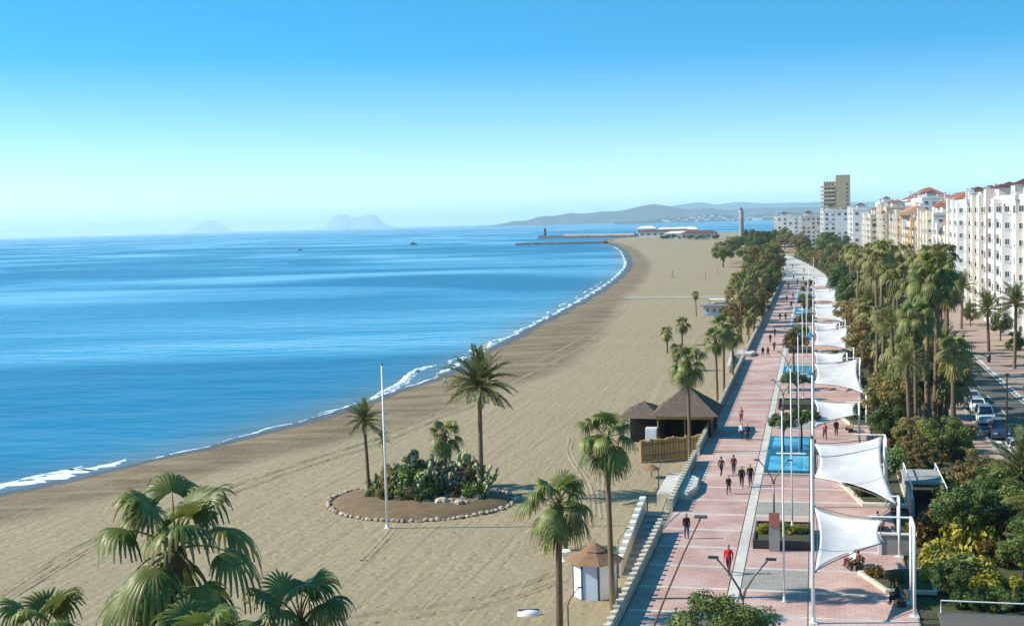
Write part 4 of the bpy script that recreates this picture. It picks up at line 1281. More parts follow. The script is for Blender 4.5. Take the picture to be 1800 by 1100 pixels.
for i, (x, y, s) in enumerate(isl):
    t = thing('prickly_pear', '%s prickly pear clump from the left in the round beach garden' % ('leftmost' if i == 0 else nth(i)), 'cactus',
              (gc.x+x, gc.y+y, gc.z+0.3), random.uniform(0, 6), 'cacti in the round garden', s)
    obj('pads', CACTI[i % 3], t)
isl2 = [(-4.2, -0.3, 1.1, 'green'), (-3.0, -1.2, 1.2, 'olive'), (-1.8, -0.6, 1.8, 'green'), (-0.6, -1.5, 1.4, 'olive'), (0.6, -1.6, 1.3, 'dark'), (-1.0, 0.9, 2.9, 'green'), (-2.4, 0.6, 2.3, 'olive'),
        (1.4, 0.4, 1.5, 'dark'), (3.0, 0.4, 1.2, 'brown'), (4.6, 0.6, 1.5, 'green'), (0.3, 0.2, 1.9, 'green')]
for i, (x, y, s, kd) in enumerate(isl2):
    shrub(kd, (gc.x+x, gc.y+y, gc.z+0.2), s, '%s leafy shrub from the left under the palms of the round garden' % ('leftmost' if i == 0 else nth(i)), 'shrubs in the round garden', i, 1.15)
for i, (x, y, h, kd, lab) in enumerate(((-2.9, 0.8, 3.0, 'olive', 'loose grey green bush tree left of centre in the round garden'), (-0.9, 1.4, 3.9, 'green', 'tallest loose green bush tree in the round garden'), (0.9, 1.8, 3.2, 'olive', 'loose olive bush tree beside the short palm of the round garden'),
                                        (4.2, 1.9, 3.4, 'olive', 'straggly bush tree under the tall date palm of the round garden'))):
    tree(kd, i, (gc.x+x, gc.y+y, gc.z+0.25), h, lab, None, 0.85, cat='bush')
mast('beach_flagpole', at(681, 926, -1.5).x, at(681, 926, -1.5).y, 13.4, 0.11, 'tall white flagpole on the sand before the round garden', None, 'flagpole', -1.6)

# ------------------------------------------------------------------ trees of the walk and gardens
tree('umbrella', 0, (-3.0, 122.0, 0.3), 3.6, 'left umbrella tree in the nearest pool, green crown', rz=1)
tree('umbrella', 1, (-1.4, 124.5, 0.3), 4.0, 'right umbrella tree in the nearest pool, dark crown', rz=2)
tree('umbrella', 1, (-2.2, 153.5, 0.4), 3.8, 'dark umbrella tree growing in the second planter', wide=1.15, rz=0)
tree('umbrella', 2, (-3.0, 184.0, 0.3), 5.6, 'taller olive brown umbrella tree by the second pool', rz=3)
for i, yy in enumerate((216, 246, 277, 306, 338, 366)):
    tree('umbrella', i, (-2.4+0.5*(i % 3), yy, 0.3), 4.0, '%s small umbrella tree beyond the second pool' % nth(i), 'far umbrella trees on the promenade')
TREES['near'] = [make_tree('near', 14, 'leaf_green', 8, 2.6, 2.6, 5.2, 60, 22000, 0.085, 0.4, 0.8)]
tree('near', 0, (-3.55, 52.0, 0.0), 7.5, 'dense round green tree top at the bottom edge of the promenade', rz=0.4)
for i, (x, s, kd) in enumerate(((-3.8, 0.75, 'yellow'), (-2.3, 0.8, 'dark'), (-1.7, 0.75, 'yellow'), (-0.95, 0.7, 'olive'))):
    shrub(kd, (x, 89.6+0.4*(i % 2), 0.5), s, '%s shrub from the left inside the nearest planter box' % ('leftmost' if i == 0 else nth(i)), 'shrubs in the nearest planter', i)

# landward edge: angular beds with pale kerbs cutting into the paving
bedpolys = [([(2.5, 81.6), (4.0, 77.6), (7.0, 77.6), (7.0, 83.0)], 'low angular bed with pale kerb beside the first sail'),
            ([(0.6, 116.5), (3.5, 100.5), (7.0, 100.5), (7.0, 117.5)], 'long angular bed with pale kerb under the second sail'),
            ([(1.6, 150), (4.0, 138), (7.0, 138), (7.0, 150.5)], 'angular bed with pale kerb between the third and fourth sails'),
            ([(1.6, 212), (4.0, 200), (7.0, 200), (7.0, 212.5)], 'farther angular bed with pale kerb at the garden edge')]
for pts, lab in bedpolys:
    t = thing('flower_bed', lab, 'flower bed', (pts[0][0], pts[0][1], 0.02))
    rel = [(p[0]-pts[0][0], p[1]-pts[0][1]) for p in pts]
    obj('kerb', MB().prism(rel, 0, 0.22).mesh('kerb', ['cream_stone']), t)
    cx = sum(p[0] for p in rel)/4; cy = sum(p[1] for p in rel)/4
    obj('soil', MB().prism([(cx+(p[0]-cx)*0.88, cy+(p[1]-cy)*0.88) for p in rel], 0.1, 0.27).mesh('soil', ['soil']), t)
bsp = [('orange', 3.6, 80.2, .8), ('olive', 4.6, 79.3, .9), ('olive', 2.2, 111, .9), ('orange', 2.9, 107.5, 1.0), ('brown', 3.6, 103.6, 1.1), ('orange', 4.4, 104.8, 1.3), ('olive', 4.8, 109, 1.3),
       ('green', 4.7, 113, 1.2), ('olive', 2.0, 114, .8), ('brown', 3.0, 146, 1.1), ('green', 4.2, 143, 1.2), ('dark', 4.6, 147, 1.3), ('brown', 3.2, 207, 1.2), ('green', 4.8, 205, 1.4), ('brown', 5.2, 172, 1.8), ('dark', 5.3, 178, 1.6)]
for i, (kd, x, y, s_) in enumerate(bsp):
    shrub(kd, (x, y, 0.22), s_, '%s low shrub along the angular beds at the garden edge' % nth(i), 'shrubs in the angular beds', i)

# concrete ramps and low walls of the garden
t = thing('garden_wall', 'short concrete wall with white end post below the first sail', 'wall', (4.0, 86.5, 0), scale=(0.85, 1, 0.72))
obj('wall', MB().box(0.28, 0, 0, 2.9, 0.35, 1.9).mesh('wall', ['concrete']), t)
obj('end_post', MB().box(0, -0.06, 0, 0.27, 0.42, 2.05).mesh('end_post', ['kiosk_white']), t)
obj('capping', MB().box(0.29, -0.08, 1.905, 2.95, 0.43, 2.02).mesh('capping', ['pale_paving']), t)
t = thing('underpass', 'grey concrete underpass entrance with white handrails among the shrubs', 'underpass', (6.9, 97.5, 0))
obj('side_wall', MB().box(0, 0, 0, 0.25, 10, 1.5).mesh('side_wall', ['concrete']), t)
obj('side_wall', MB().box(2.5, 0, 0, 2.75, 10, 1.5).mesh('side_wall', ['concrete']), t)
obj('roof_slab', MB().box(-0.1, 5.0, 1.505, 2.85, 10.1, 1.72).mesh('roof_slab', ['concrete']), t)
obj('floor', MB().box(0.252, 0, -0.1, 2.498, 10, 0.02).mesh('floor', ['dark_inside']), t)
for x in (0.12, 2.62):
    obj('handrail', MB().tube([(x, 0.2, 1.5), (x, 0.2, 2.3), (x, 9.8, 2.3), (x, 9.8, 1.5)], 0.05, 6).mesh('handrail', ['white_paint']), t)
t = thing('service_block', 'flat grey concrete service roof at the bottom right edge', 'building', (6.6, 64.0, -0.6))
obj('wall', MB().box(0, 0, -0.1, 7.2, 7.4, 1.3).mesh('wall', ['concrete']), t)
obj('roof', MB().box(-0.15, -0.15, 1.305, 7.35, 7.55, 1.5).mesh('roof', ['asphalt']), t)
obj('edge_rail', MB().tube([(0, 7.3, 1.5), (0, 7.3, 2.2), (7.1, 7.3, 2.2), (7.1, 7.3, 1.5)], 0.04, 6).mesh('edge_rail', ['white_paint']), t)

# road behind the garden
struct('road', MB().box(16.9, 40, -0.11, 24.3, 900, 0.0).mesh('road', ['asphalt']))
pave = struct('pavement', MB().box(24.62, 40, -0.11, 34.8, 900, 0.12).mesh('pavement', ['sidewalk']))
struct('kerb', MB().box(24.302, 40, -0.11, 24.618, 900, 0.135).mesh('kerb', ['pale_paving']))
struct('garden_path', MB().box(13.4, 60, -0.11, 16.6, 400, 0.012).mesh('garden_path', ['sidewalk']))
struct('kerb', MB().box(16.602, 40, -0.11, 16.898, 900, 0.12).mesh('kerb', ['concrete']))
mk = MB()
for k in range(30):
    mk.box(20.7, 100+k*12, 0.002, 20.85, 104+k*12, 0.006)
mk.box(23.9, 60, 0.002, 24.05, 500, 0.006)
struct('road_marking', mk.mesh('road_marking', ['road_paint']))
zb_ = MB()
for k in range(7):
    zb_.box(17.4+k*0.98, 128, 0.002, 17.9+k*0.98, 131.5, 0.0065)
struct('zebra_crossing', zb_.mesh('zebra_crossing', ['road_paint']))

# garden: shrubs near, tall fan palms and dark trees farther on
GL = 'plants of the garden strip'
near_sh = []
rg = random.Random(21)
for i in range(60):
    y = 74+i*1.05+rg.uniform(-.6, .6); x = rg.choice([rg.uniform(6.6, 9.5), rg.uniform(8.5, 16.2)])
    if 6.0 < x < 10.2 and 92 < y < 109:
        x = rg.uniform(10.4, 16)
    if y < 80.5 and 7.4 < x < 13.5:
        continue
    kd = rg.choice(['dark', 'green', 'green', 'green', 'olive', 'olive', 'orange', 'brown', 'yellow'])
    near_sh.append((kd, x, y, rg.uniform(1.2, 2.3)))
near_sh += [('yellow', 9.2, 81, 1.7), ('yellow', 7.0, 80, 1.2), ('yellow', 10.4, 80.2, 1.5), ('yellow', 9.8, 78.6, 1.4), ('yellow', 11.6, 79.5, 1.0), ('yellow', 8.4, 78.6, 1.2), ('yellow', 12.6, 74.8, 0.9), ('dark', 8.2, 75.6, 1.0), ('green', 9.6, 75.4, 1.0), ('olive', 11.2, 75.8, 1.1), ('green', 12.9, 76.5, 1.1), ('olive', 8.8, 76.8, 0.9), ('green', 10.6, 77.2, 0.9)]
for i, (kd, x, y, s_) in enumerate(near_sh):
    col_ = {'dark': 'dark green', 'green': 'mid green', 'olive': 'olive', 'orange': 'orange flowered', 'brown': 'rusty brown', 'yellow': 'bright yellow'}[kd]
    n_ = sum(1 for q in near_sh[:i] if q[0] == kd)
    shrub(kd, (x, y, -0.1), s_, '%s %s shrub from the camera in the garden strip' % (nth(n_), col_), GL, i, rg.uniform(0.9, 1.3))
near_tr = [('dark', 9.9, 88.5, 4.6), ('dark', 11.0, 90, 4.2), ('green', 13.0, 98, 4.4), ('olive', 12.2, 104, 4.0), ('green', 11.0, 118, 4.8), ('olive', 8.6, 122, 4.2), ('dark', 14.6, 84, 4.8),
           ('green', 12.6, 82.5, 3.6), ('dark', 7.4, 126, 4.6), ('brown', 9.0, 113.5, 3.6), ('green', 13.4, 91.5, 4.0), ('olive', 15.8, 95, 3.8), ('dark', 7.6, 76.5, 2.6), ('dark', 12.3, 74.5, 1.9), ('green', 10.3, 74.2, 1.6), ('dark', 8.9, 74.0, 1.7)]
for i, (kd, x, y, h) in enumerate(near_tr):
    n_ = sum(1 for q in near_tr[:i] if q[0] == kd)
    tree(kd, i, (x, y, -0.1), h, '%s low %s tree from the camera in the near garden' % (nth(n_), {'dark': 'dark green', 'green': 'light green', 'olive': 'olive', 'brown': 'rusty'}[kd]), GL, 1.15)
palm('date', (15.4, 88.0, -0.1), 3.0, 0.35, 'spreading date palm at the right edge of the near garden', 3.4, None, 40, 71)
palm('date', (14.9, 99.0, -0.1), 3.4, 0.35, 'date palm behind the spreading one at the right edge', 3.0, None, 38, 72)
palm_px('date', (1655, 752), (1668, 640), 62, 'large dark date palm beside the road, fronds touching the cars', -0.1, 0.4, True, 73, 48)
palm_px('fan', (1630, 766), (1622, 500), 48, 'tall fan palm with twin trunk look in front of the dark date palm', -0.1, 0.30, True, 74, 28, 10)
palm_px('fan', (1642, 762), (1646, 478), 46, 'tall fan palm right next to the twin trunk one', -0.1, 0.28, True, 75, 28, 10)
palm_px('fan', (1612, 790), (1600, 560), 40, 'slightly shorter fan palm leaning left of the tall pair', -0.1, 0.22, True, 76, 26, 10)
rg = random.Random(5)
gp = []
for i in range(62):
    y = 140+i*4.0+0.045*i*i+rg.uniform(-2, 2)
    x = rg.uniform(7.4, 15.8)
    # crown tops follow the skyline of the strip in the photograph
    top_px = 452+rg.uniform(-14, 60) if y < 300 else 442+rg.uniform(-10, 22)
    z = CAMH-(top_px-376)*y/FPX
    gp.append((x, y, max(7.0, min(19.5, z))))
for i, (x, y, h) in enumerate(gp):
    far_palm('fan', (x, y, -0.1), h, 0.24, rg.uniform(1.9, 2.6), '%s tall fan palm from the camera in the garden strip' % nth(i), 'tall fan palms of the garden strip', i)
rgm = random.Random(91)
for i in range(30):
    y = 124+i*3.9+rgm.uniform(-1.5, 1.5); x = rgm.uniform(7.6, 14.2)
    far_palm('fan' if i % 4 else 'date', (x, y, -0.1), rgm.uniform(4.5, 11.0), 0.26, rgm.uniform(2.0, 2.8), '%s lower palm from the camera filling under the tall garden palms' % nth(i), 'lower palms of the garden strip', 200+i)
gt = []
for i in range(84):
    y = 132+i*6.0+rg.uniform(-2, 2); x = rg.uniform(6.9, 15.8)
    if i % 3 == 0:
        x = rg.uniform(6.8, 8.2)
    gt.append((rg.choice(['dark', 'dark', 'green', 'olive', 'olive', 'brown']), x, y, rg.uniform(5.0, 9.5) if y < 320 else rg.uniform(7, 12)))
for i, (kd, x, y, h) in enumerate(gt):
    n_ = sum(1 for q in gt[:i] if q[0] == kd)
    tree(kd, i, (x, y, -0.1), h, '%s %s tree from the camera under the tall garden palms' % (nth(n_), {'dark': 'dark green', 'green': 'fresh green', 'olive': 'olive grey', 'brown': 'rusty brown'}[kd]), 'trees under the garden palms', rg.uniform(0.8, 1.1))
# seaward trees far along the walk
st_ = []
for i in range(46):
    y = 255+i*9.5+rg.uniform(-3, 3)
    x = rg.uniform(-18.5, -12.8) if y > 300 else rg.uniform(-16, -12.6)
    if y > 450:
        x = rg.uniform(-24, -12.5)-max(0, y-500)*0.035
    st_.append((rg.choice(['dark', 'green', 'olive', 'olive', 'brown', 'dark']), x, y, rg.uniform(6, 10) if y < 420 else rg.uniform(8, 13)))
for i, (kd, x, y, h) in enumerate(st_):
    n_ = sum(1 for q in st_[:i] if q[0] == kd)
    tree(kd, i, (x, y, -1.5), h, '%s %s tree from the camera on the seaward side of the walk' % (nth(n_), {'dark': 'dark green', 'green': 'fresh green', 'olive': 'olive grey', 'brown': 'rusty brown'}[kd]), 'trees on the seaward side', rg.uniform(0.8, 1.1))
for i in range(14):
    y = 250+i*17; x = rg.uniform(-17, -12.8)
    far_palm('fan', (x, y, -1.5), rg.uniform(8, 12), 0.2, rg.uniform(1.7, 2.3), '%s fan palm among the seaward trees of the walk' % nth(i), 'fan palms among the seaward trees', 60+i)
# trees closing the far end of the walk
for i in range(34):
    y = 620+i*14+rg.uniform(-5, 5); x = rg.uniform(-48, 20)-(y-620)*0.02
    if -27 < x < -8 and y < 720:
        x = x+24 if x > -16 else x-22
    tree(rg.choice(['dark', 'olive', 'dark', 'green']), i, (x, y, -1.0), rg.uniform(9, 15), '%s tree in the wood closing the far end of the walk' % nth(i), 'trees at the far end of the walk', 1.15)
for i in range(22):
    y = 458+i*9+rg.uniform(-3, 3); x = rg.uniform(4.2, 8)-max(0, (y-500))*0.075
    tree(rg.choice(['dark', 'olive', 'green']), i, (x, y, -0.1), rg.uniform(6, 9), '%s tree hugging the landward side of the pale walkway' % nth(i), 'trees beside the pale walkway', 0.9)
# palms and small trees on the far pavement
for i, (bp_, cp_, hw) in enumerate((((1690, 578), (1688, 505), 24), ((1738, 618), (1735, 545), 30), ((1783, 648), (1780, 535), 34))):
    palm_px('date', bp_, cp_, hw, '%s date palm on the pavement across the road' % nth(2-i), 0.12, 0.28, True, 80+i, 36, tv=0)
for i, (x, y, h) in enumerate(((31, 180, 4.5), (30, 205, 4.0), (31.5, 232, 5), (30, 262, 4.5), (31, 300, 5), (31, 340, 5.5), (30, 390, 6), (31, 450, 7))):
    tree('green' if i % 2 else 'dark', i, (x, y, 0.12), h, '%s pavement tree in front of the apartment blocks' % nth(i), 'pavement trees across the road')

# ------------------------------------------------------------------ apartment blocks
WIN = {}


def window_mesh(w, h, fr='white_paint'):
    """Window standing on the x-z plane, facing -Y, origin at its lower left corner; pane set back in a frame."""
    b = MB(); f = 0.09
    b.box(0, -0.05, 0, f, 0.0, h).box(w-f, -0.05, 0, w, 0, h).box(f, -0.05, 0, w-f, 0, f).box(f, -0.05, h-f, w-f, 0, h).box(w/2-0.03, -0.045, f, w/2+0.03, 0, h-f)
    b.box(f, -0.018, f, w/2-.03, 0, h-f, 1).box(w/2+.03, -0.018, f, w-f, 0, h-f, 1).box(-0.08, -0.14, -0.09, w+0.08, 0.0, -0.005)
    return b.mesh('window', [fr, 'pane'])


WIN['a'] = window_mesh(1.5, 1.4); WIN['door'] = window_mesh(2.2, 2.2, 'shutter'); WIN['s'] = window_mesh(0.9, 1.2)
WIN['a2'] = MB().box(0, -0.05, 0, 1.5, 0.0, 0.09).box(0, -0.05, .091, .09, 0, 1.4).box(1.41, -0.05, .091, 1.5, 0, 1.4).box(0.091, -0.02, .091, 1.409, 0, 0.62, 1).box(0.091, -0.06, .621, 1.409, 0, 1.4, 2).box(-0.08, -0.14, -0.09, 1.58, 0.0, -0.005).mesh('window', ['white_paint', 'pane', 'wall_beige'])
WIN['a3'] = MB().box(0, -0.05, 0, 1.5, 0.0, 1.4, 2).box(0.72, -0.055, 0.02, 0.78, -0.051, 1.38, 1).box(-0.08, -0.14, -0.09, 1.58, 0.0, -0.005).mesh('window', ['white_paint', 'pane', 'shutter'])
AWN = {k: MB().prism([(0, 0), (0, -1.0), (2.6, -1.0), (2.6, 0)], -0.06, 0).box(0, -1.06, -0.35, 2.6, -1.002, -0.02).mesh('awning', [k]) for k in ('awning_orange', 'awning_green', 'wall_pale', 'wall_ochre')}
ACU = MB().box(0, -0.34, 0, 0.85, 0, 0.6).lathe([(0.22, 0), (0.22, 0.03)], 10, 1, (0.4, -0.2, 0.6)).mesh('air_conditioner', ['plastic_white', 'dark_metal'])
WIN['far2'] = MB().box(0, -0.04, 0, 1.8, 0, 0.6, 1).box(0, -0.06, 0.601, 1.8, 0, 1.5).box(-0.12, -0.1, -0.12, 1.92, 0, -0.005).mesh('window', ['wall_beige', 'pane'])
WIN['far'] = MB().box(0, -0.04, 0, 1.8, 0, 1.5, 1).box(-0.12, -0.1, -0.12, 1.92, 0, -0.005).mesh('window', ['white_paint', 'pane'])


def balcony_mesh(w, d, solid, wall):
    b = MB().box(0, -d, -0.15, w, 0, 0)
    if solid:
        b.box(0, -d, 0.001, w, -d+0.12, 0.95).box(0, -d+.121, 0.001, 0.1, 0, 0.95).box(w-.1, -d+.121, 0.001, w, 0, 0.95)
    else:
        for k in range(int(w/0.28)+1):
            b.box(k*0.28-.015+.02, -d+0.02, 0.001, k*0.28+.035, -d+0.05, 0.9, 1)
        b.box(0, -d+0.01, 0.9, w, -d+0.07, 0.97, 1)
    return b.mesh('balcony', [wall, 'white_paint'])


BALC = {}


def face_items(t, x0, x1, floors, fh, rotz, org, pattern, wall, far=False, depth=1.3, rg=random, z0=0.9):
    """Windows and balconies on one face. org: face start; local x runs along the face, -y outward."""
    n = int((x1-x0)/3.4); bw = (x1-x0)/n
    cs, sn = math.cos(rotz), math.sin(rotz)
    for f in range(floors):
        for k in range(n):
            p = pattern[k % len(pattern)]
            if p == '.':
                continue
            xx = x0+k*bw; zz = f*fh
            key = (p, far)
            if far:
                me, ox, oz = WIN['far' if rg.random() < 0.6 else 'far2'], (bw-1.8)/2, z0
                if rg.random() < 0.12:
                    continue
            elif p == 'b':
                me, ox, oz = WIN['door'], (bw-2.2)/2, 0.12
            elif p == 's':
                me, ox, oz = WIN['s'], (bw-0.9)/2, 1.1
            else:
                me, ox, oz = WIN[rg.choice(['a', 'a', 'a2', 'a2', 'a3'])], (bw-1.5)/2, z0
            lx = xx+ox
            obj('window', me, t, (org[0]+lx*cs, org[1]+lx*sn, zz+oz), (0, 0, rotz))
            if p == 'b':
                kk = (round(bw, 2), wall, f % 2 == 0)
                if kk not in BALC:
                    BALC[kk] = balcony_mesh(bw-0.3, depth, True, wall)
                lx = xx+0.15
                obj('balcony', BALC[kk], t, (org[0]+lx*cs, org[1]+lx*sn, zz+0.02), (0, 0, rotz))
                if rg.random() < 0.4:
                    lx = xx+(bw-2.6)/2
                    obj('awning', AWN[rg.choice(['awning_orange', 'wall_pale', 'wall_ochre', 'wall_ochre', 'awning_green'])], t, (org[0]+lx*cs, org[1]+lx*sn, zz+2.75), (0, 0, rotz), (1, rg.uniform(0.7, 1.4), 1))
            elif rg.random() < 0.3:
                lx = xx+bw*0.6
                obj('air_conditioner', ACU, t, (org[0]+lx*cs, org[1]+lx*sn, zz+0.12), (0, 0, rotz))


def hip_roof(x0, y0, x1, y1, z, h, ov=0.6):
    b = MB(); xa, ya, xb, yb = x0-ov, y0-ov, x1+ov, y1+ov
    if (yb-ya) > (xb-xa):
        m = (xa+xb)/2; i = (xb-xa)/2*0.9; r1, r2 = (m, ya+i, z+h), (m, yb-i, z+h)
        b.v = [(xa, ya, z), (xb, ya, z), (xb, yb, z), (xa, yb, z), r1, r2]
        b.f = [(0, 1, 4), (1, 2, 5, 4), (2, 3, 5), (3, 0, 4, 5), (3, 2, 1, 0)]
    else:
        m = (ya+yb)/2; i = (yb-ya)/2*0.9; r1, r2 = (xa+i, m, z+h), (xb-i, m, z+h)
        b.v = [(xa, ya, z), (xb, ya, z), (xb, yb, z), (xa, yb, z), r1, r2]
        b.f = [(0, 1, 5, 4), (1, 2, 5), (2, 3, 4, 5), (3, 0, 4), (3, 2, 1, 0)]
    b.m = [0]*5
    return b


def block(x0, y0, w, l, floors, wall, label, roof='flat', roofm='roof_tile', bays=True, pat='bwb', patf='w.w', far=False, fh=3.05, pent=True, chim=5, seed=0, name='apartment_block', bayw='wall_white', z=0.0, rz=0.0):
    """Apartment block: x0,y0 = corner nearest the camera, facade on -X, gable on -Y."""
    rg = random.Random(seed+99)
    t = thing(name, label, 'building', (x0, y0, z), rz, 'apartment blocks')
    H = floors*fh+0.3
    obj('wall', MB().box(0, 0, -0.5, w, l, H).mesh('wall', [wall]), t)
    # facade towards the sea: rotate so that outward (-y local) becomes -X
    face_items(t, 0.2, l-0.2, floors, fh, R(-90), (0, l), pat, wall, far, rg=rg)
    face_items(t, 0.2, w-0.2, floors, fh, 0, (0, 0), patf, wall, far, rg=rg)
    if bays:
        nb = max(1, int(l/11))
        for k in range(nb):
            yb = (k+0.5)*l/nb-1.7
            bw_ = 3.4
            bay = obj('bay', MB().box(-1.75, yb, -0.4, -0.002, yb+bw_, H+rg.choice([-2.6, 0.4, 1.0, 1.6, 2.6])).mesh('bay', [bayw if rg.random() < 0.6 else rg.choice(['wall_pale', 'wall_cream', 'wall_pink'])]), t)
            for f in range(floors):
                obj('window', WIN['s'], bay, (-1.3, yb, f*fh+1.1))
                obj('window', WIN[rg.choice(['a', 'a2', 'a3'])], bay, (-1.75, yb+2.4, f*fh+0.9), (0, 0, R(-90)))
    par = MB()
    if roof == 'flat':
        par.box(-0.12, -0.12, H+.002, w+.12, 0.12, H+0.95).box(-0.12, l-.12, H+.002, w+.12, l+.12, H+.95).box(-0.12, 0.121, H+.002, 0.12, l-.121, H+.95).box(w-.12, .121, H+.002, w+.12, l-.121, H+.95)
        obj('roof_parapet', par.mesh('roof_parapet', [wall]), t)
        rf = obj('roof', MB().box(0.13, 0.13, H+0.002, w-.13, l-.13, H+0.12).mesh('roof', ['wall_beige']), t)
        top = H+0.12
    else:
        rf = obj('roof', hip_roof(0, 0, w, l, H+0.01, min(w, l)*0.28).mesh('roof', [roofm]), t)
        top = H+min(w, l)*0.10
    if pent and roof == 'flat':
        np_ = max(1, int(l/14))
        for k in range(np_):
            a = k*l/np_+rg.uniform(1, 3); ln = rg.uniform(4, 7); d0 = rg.uniform(2, 3.5)
            ph = rg.uniform(2.4, 3.2)
            pw = obj('penthouse', MB().box(d0, a, top+.002, d0+5, a+ln, top+ph).mesh('penthouse', [rg.choice([wall, 'wall_white', 'wall_pale'])]), t)
            obj('roof', hip_roof(d0, a, d0+5, a+ln, top+ph+.01, 1.3, 0.4).mesh('roof', [roofm]), pw)
            obj('window', WIN['a'], pw, (d0, a+ln*0.7, top+0.8), (0, 0, R(-90)))
    for k in range(chim):
        x, y = rg.uniform(0.8, w*0.6), rg.uniform(0.8, l-1.2); hh = rg.uniform(1.2, 3.6)
        c = obj('chimney', MB().box(x, y, top-0.3, x+0.7, y+0.7, top+hh).mesh('chimney', ['wall_white']), t)
        obj('chimney_cap', MB().box(x-.12, y-.12, top+hh+.002, x+.82, y+.82, top+hh+.2).mesh('chimney_cap', [rg.choice(['roof_dark', 'wall_white'])]), c)
    for k in range(max(2, chim//2)):
        x, y = rg.uniform(1, w*0.6), rg.uniform(0.8, l-1.2)
        a = MB().tube([(x, y, top), (x, y, top+3.6)], 0.04, 5)
        for q in range(4):
            a.box(x-.5, y-.02, top+2.6+q*.28, x+.5, y+.02, top+2.63+q*.28)
        obj('aerial', a.mesh('aerial', ['grey_metal']), t)
    return t


block(36.5, 211, 15, 33, 8, 'wall_cream', 'cream and white apartment block at the right edge of the picture', bays=True, pat='bwwb', seed=1, bayw='wall_white', chim=8, roofm='roof_dark')
block(36.0, 246, 15, 34, 8, 'wall_white', 'bright white apartment block with dark stacked windows, second from the right', pat='wbbw', seed=2, chim=9, roofm='roof_dark')
block(36.2, 282, 15, 34, 8, 'wall_white', 'white block with orange balconies left of the bright white one', pat='bbw', seed=3, chim=9, bayw='wall_pale', roofm='roof_dark')
block(35.6, 318, 14, 34, 8, 'wall_white', 'white block with narrow bays, fourth from right in the front row', pat='wbw', seed=4, chim=8, bayw='wall_white', roofm='roof_dark')
block(36.4, 356, 16, 46, 6, 'wall_beige', 'beige block under a wide orange tiled roof', roof='hip', roofm='roof_orange', pat='bwb', seed=5, bayw='wall_white', chim=4)
block(36.0, 408, 14, 44, 7, 'wall_pale', 'pale block left of the orange roofed one', pat='bbw', seed=6, chim=5, bayw='wall_cream')
block(35.0, 460, 14, 54, 6, 'wall_cream', 'long cream block midway down the building row', pat='bwb', seed=7, bayw='wall_ochre', chim=5, roofm='roof_orange')
block(34.0, 524, 14, 58, 7, 'wall_ochre', 'ochre block with brown tiled roof midway down the row', roof='hip', roofm='roof_orange', pat='bw', seed=8, far=True, chim=3, bayw='wall_cream')
block(32.0, 592, 14, 62, 8, 'wall_beige', 'beige block past the ochre one with cream bays', pat='wb', seed=9, far=True, chim=5, bayw='wall_cream')
block(28.0, 666, 14, 72, 7, 'wall_cream', 'cream block behind the garden palms far down the row', pat='ww', seed=10, far=True, chim=4)
block(22.0, 752, 16, 58, 8, 'wall_white', 'white block right of the brown tower foot', pat='ww', seed=11, far=True, roofm='roof_dark')
block(6.0, 840, 20, 50, 8, 'wall_white', 'white block standing just in front of the brown tower', pat='ww', patf='ww', seed=12, far=True, roofm='roof_dark', chim=6)
block(-9.0, 930, 14, 46, 7, 'wall_pale', 'pale block with red roofs left of the brown tower', pat='ww', patf='ww', seed=13, far=True, roofm='roof_dark', chim=6)
block(-28.0, 985, 17, 50, 7, 'wall_white', 'farthest left white apartment block at the end of the seafront', pat='ww', patf='w', seed=14, far=True, roofm='roof_dark', chim=4, bayw='wall_grey')
# second row on the rising ground behind
back = [(56, 215, 16, 40, 8, 'wall_white', 'roof_dark'), (57, 262, 16, 40, 8, 'wall_pink', 'roof_dark'), (55, 308, 16, 40, 8, 'wall_white', 'roof_dark'), (60, 360, 18, 60, 7, 'wall_pink', 'roof_tile'),
        (58, 430, 18, 60, 7, 'wall_white', 'roof_tile'), (62, 510, 18, 70, 7, 'wall_cream', 'roof_orange'), (60, 600, 20, 80, 7, 'wall_white', 'roof_tile'), (56, 700, 20, 80, 8, 'wall_white', 'roof_dark'), (60, 800, 22, 90, 8, 'wall_pale', 'roof_tile'),
        (44, 900, 22, 60, 8, 'wall_white', 'roof_dark'), (70, 980, 30, 90, 9, 'wall_white', 'roof_tile')]
for i, (x, y, w_, l_, fl, wl_, rm) in enumerate(back):
    block(x, y, w_, l_, fl, wl_, '%s block from the right in the back row, roofs above the front row' % nth(i), roof='hip' if i % 2 == 0 else 'flat', roofm=rm, pat='ww', patf='ww', far=True, bays=False, seed=30+i, chim=9, fh=3.3, z=3.0)
# the brown tower
t = thing('tower_block', 'tall brown tower block with stacked balconies above the seafront roofs', 'building', (8.0, 1040, 0))
obj('wall', MB().box(0, 0, -0.5, 14, 15, 48.5).mesh('wall', ['wall_tan']), t)
co = obj('stair_core', MB().box(9.2, -2.2, -0.4, 20.5, 13, 54).mesh('stair_core', ['wall_tan']), t)
for f in range(15):
    for k in range(2):
        obj('balcony', MB().box(-2.6, 0.6+k*7.4, 3.1*f+1.2, -0.003, 7.4+k*7.4, 3.1*f+2.3).box(-2.6, .6+k*7.4, 3.1*f+1.05, -.003, 7.4+k*7.4, 3.1*f+1.198).mesh('balcony', ['wall_cream']), t)
    obj('balcony', MB().box(-2.6, -2.4, 3.1*f+1.05, 8.9, -0.003, 3.1*f+1.35).box(-2.6, -2.4, 3.1*f+1.351, 8.9, -2.25, 3.1*f+2.2).mesh('balcony', ['wall_cream' if f % 2 else 'wall_ochre']), t)
    for k in range(3):
        obj('window', WIN['far'], t, (0.6+k*2.8, 0.0, 3.1*f+1.9))
    obj('window', WIN['far'], t, (17.2, -2.2, 3.1*f+2.2))
obj('roof', MB().box(-0.4, -0.4, 48.502, 9.1, 15.4, 49.2).mesh('roof', ['wall_cream']), t)
